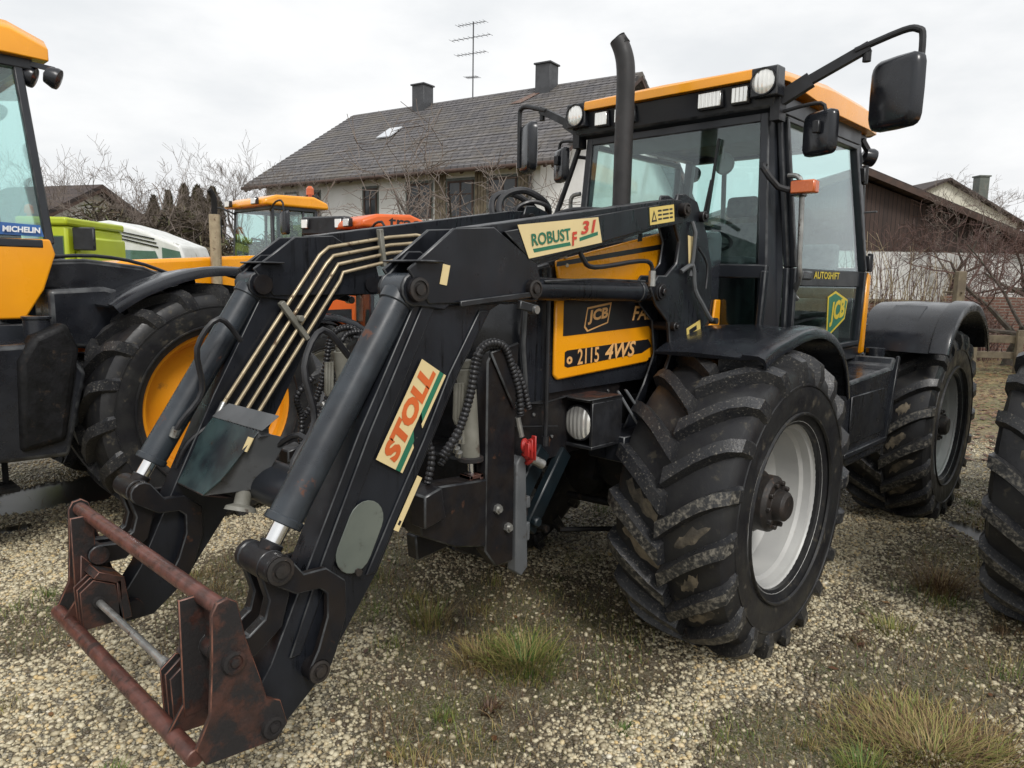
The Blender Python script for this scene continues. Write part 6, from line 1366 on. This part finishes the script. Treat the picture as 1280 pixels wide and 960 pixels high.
def stem_shrub(label, loc, w, h, n, seed, mat, group=None, ang=R(133.5)):
    rnd = random.Random(seed); r = thing('shrub', label, 'shrub', loc, ang, group); B = MB()
    for i in range(n):
        x = rnd.uniform(-w/2, w/2); y = rnd.uniform(-.6, .6); hh = h*rnd.uniform(.5, 1.)*(1-.25*abs(x)/(w/2)); ln = rnd.gauss(x*.25, .25)
        P = [(x, y, 0), (x+ln*.2+rnd.gauss(0, .05), y, hh*.35), (x+ln*.55, y+rnd.gauss(0, .1), hh*.7), (x+ln, y+rnd.gauss(0, .2), hh)]
        B.tube(P, [.014, .012, .009, .005], 4, caps=False)
        for k in range(4):
            t = rnd.uniform(.35, .95); q = Vector(P[1]).lerp(Vector(P[3]), t); B.tube([q, q+Vector((rnd.gauss(0, .18), rnd.gauss(0, .18), rnd.uniform(.12, .4)))], [.007, .003], 3, caps=False)
    B.build('stems', mat, r, recalc=False); return r
stem_shrub('tall pale leafless shrub stems before the white wall', (-15.6, -3.35, 0), 2.9, 3.3, 42, 4, PALE)
stem_shrub('lower pale shrub stems close behind the cab rear', (-14.0, -3.6, 0), 1.4, 2.6, 20, 6, PALE)
stem_shrub('dense red brown leafless bush against the barn gable', (-19.5, -3.5, 0), 6.5, 4.0, 85, 9, TWIGR)
stem_shrub('reddish bare bush low beside the brick garden wall', (-17.0, -1.9, 0), 2.2, 1.5, 70, 12, TWIGR)
# hedges of brushwood that close the view
def brush(label, p0, p1, h, dep, n, seed, stops, leaf=.05, cat='hedge'):
    rnd = np.random.default_rng(seed); r = thing('hedge', label, cat, ((p0[0]+p1[0])/2, (p0[1]+p1[1])/2, 0))
    d = np.array([p1[0]-p0[0], p1[1]-p0[1]]); L = np.hypot(*d); u = d/L; nn = np.array([-u[1], u[0]])
    t = rnd.uniform(-.5, .5, n)*L; w = rnd.normal(0, dep/2.5, n); z = rnd.beta(1.5, 1.3, n)*h*(.72+.5*vnoise(t*.9+7, t*0+seed, 1.)); s = rnd.uniform(.5, 1.2, n)*leaf
    x = t*u[0]+w*nn[0]; y = t*u[1]+w*nn[1]
    dirs = rnd.normal(size=(n, 3)); dirs /= np.linalg.norm(dirs, axis=1)[:, None]; o = np.cross(dirs, rnd.normal(size=(n, 3))); o /= np.linalg.norm(o, axis=1)[:, None]
    c = np.stack([x, y, z], 1); V = np.stack([c-dirs*s[:, None]*2.2-o*s[:, None]*.22, c+dirs*s[:, None]*2.2-o*s[:, None]*.22, c+dirs*s[:, None]*2.2+o*s[:, None]*.3, c-dirs*s[:, None]*2.2+o*s[:, None]*.3], 1).reshape(-1, 3)
    F = np.arange(n*4).reshape(-1, 4); m = tint_mat('brushwood', stops, .85, .2)
    q = np_mesh('brush', V, F, m, np.repeat(rnd.random(n), 4), False); q.parent = r
    B = MB(); k = int(L/.9)
    for i in range(k): tt = (i+.5)/k-.5; B.tube([(tt*L*u[0], tt*L*u[1], 0), (tt*L*u[0]+.1, tt*L*u[1]+.1, h*.4), (tt*L*u[0]-.05, tt*L*u[1]+.2, h*.75)], [.05, .035, .015], 5, caps=False)
    B.build('stems', BARK, r, recalc=False); return r
BR = [(0, (.03, .024, .018)), (.4, (.085, .065, .045)), (.75, (.14, .115, .08)), (1, (.12, .13, .06))]
brush('tangled brown brushwood hedge behind the green and white machines', (-.8, -23.5), (-9.6, -18.3), 3.25, 1.8, 26000, 3, BR, .075)
brush('greenish brush below the farmhouse windows', (-5.6, -13.5), (-10.8, -8.2), 2.75, 1.0, 15000, 5, [(0, (.05, .045, .03)), (.5, (.12, .12, .06)), (1, (.2, .19, .11))], .06)
brush('distant brown hedgerow beyond the field at far right', (-30, 0), (-27, 8), 3.4, 2., 9000, 8, BR, .09)
def thuja(label, loc, h, rad, seed):
    rnd = np.random.default_rng(seed); r = thing('conifer', label, 'conifer', loc, 0, 'columnar conifers beside the brush hedge'); n = 6000
    z = rnd.uniform(0, 1, n); prof = np.clip(np.minimum(1, (1-z)*2.6)**.7, .06, 1)*(.78+.22*np.sin(z*9+seed)); a = rnd.uniform(0, 2*PI, n)
    rr = rad*prof*(1-.35*rnd.random(n)**2)*(1+.16*np.sin(a*3+z*7+seed)); s = rnd.uniform(.04, .10, n)
    c = np.stack([rr*np.cos(a), rr*np.sin(a), z*h+.1], 1); up = np.stack([np.cos(a)*.35, np.sin(a)*.35, np.ones(n)], 1)+rnd.normal(0, .3, (n, 3)); up /= np.linalg.norm(up, axis=1)[:, None]; o = np.stack([-np.sin(a), np.cos(a), np.zeros(n)], 1)+rnd.normal(0, .4, (n, 3)); o /= np.linalg.norm(o, axis=1)[:, None]
    V = np.stack([c-o*s[:, None]*.6, c+o*s[:, None]*.6, c+up*s[:, None]*2.0], 1).reshape(-1, 3); F = np.arange(n*3).reshape(-1, 3)
    m = tint_mat('conifer_foliage', [(0, (.04, .035, .022)), (.6, (.085, .072, .042)), (1, (.13, .11, .065))], .8, .2)
    q = np_mesh('crown', V, F, m, np.repeat(rnd.random(n), 3), False); q.parent = r
    B = MB(); B.tube([(0, 0, 0), (0, 0, h*.8)], [.08, .03], 6, caps=False); B.build('trunk', BARK, r)
for i, (px, py, hh, lb) in enumerate(((-8.05, -27.6, 4.55, 'leftmost brown green columnar conifer, lowest of the row'), (-8.45, -27.2, 4.75, 'second columnar conifer from the left, rounded tip'), (-8.85, -26.7, 5.0, 'middle columnar conifer, tallest in the row'), (-9.2, -26.3, 4.95, 'fourth columnar conifer from the left, broad top'), (-9.6, -25.9, 4.9, 'rightmost columnar conifer, nearest the farmhouse'))):
    thuja(lb, (px, py, 0), hh, .66, i+2)
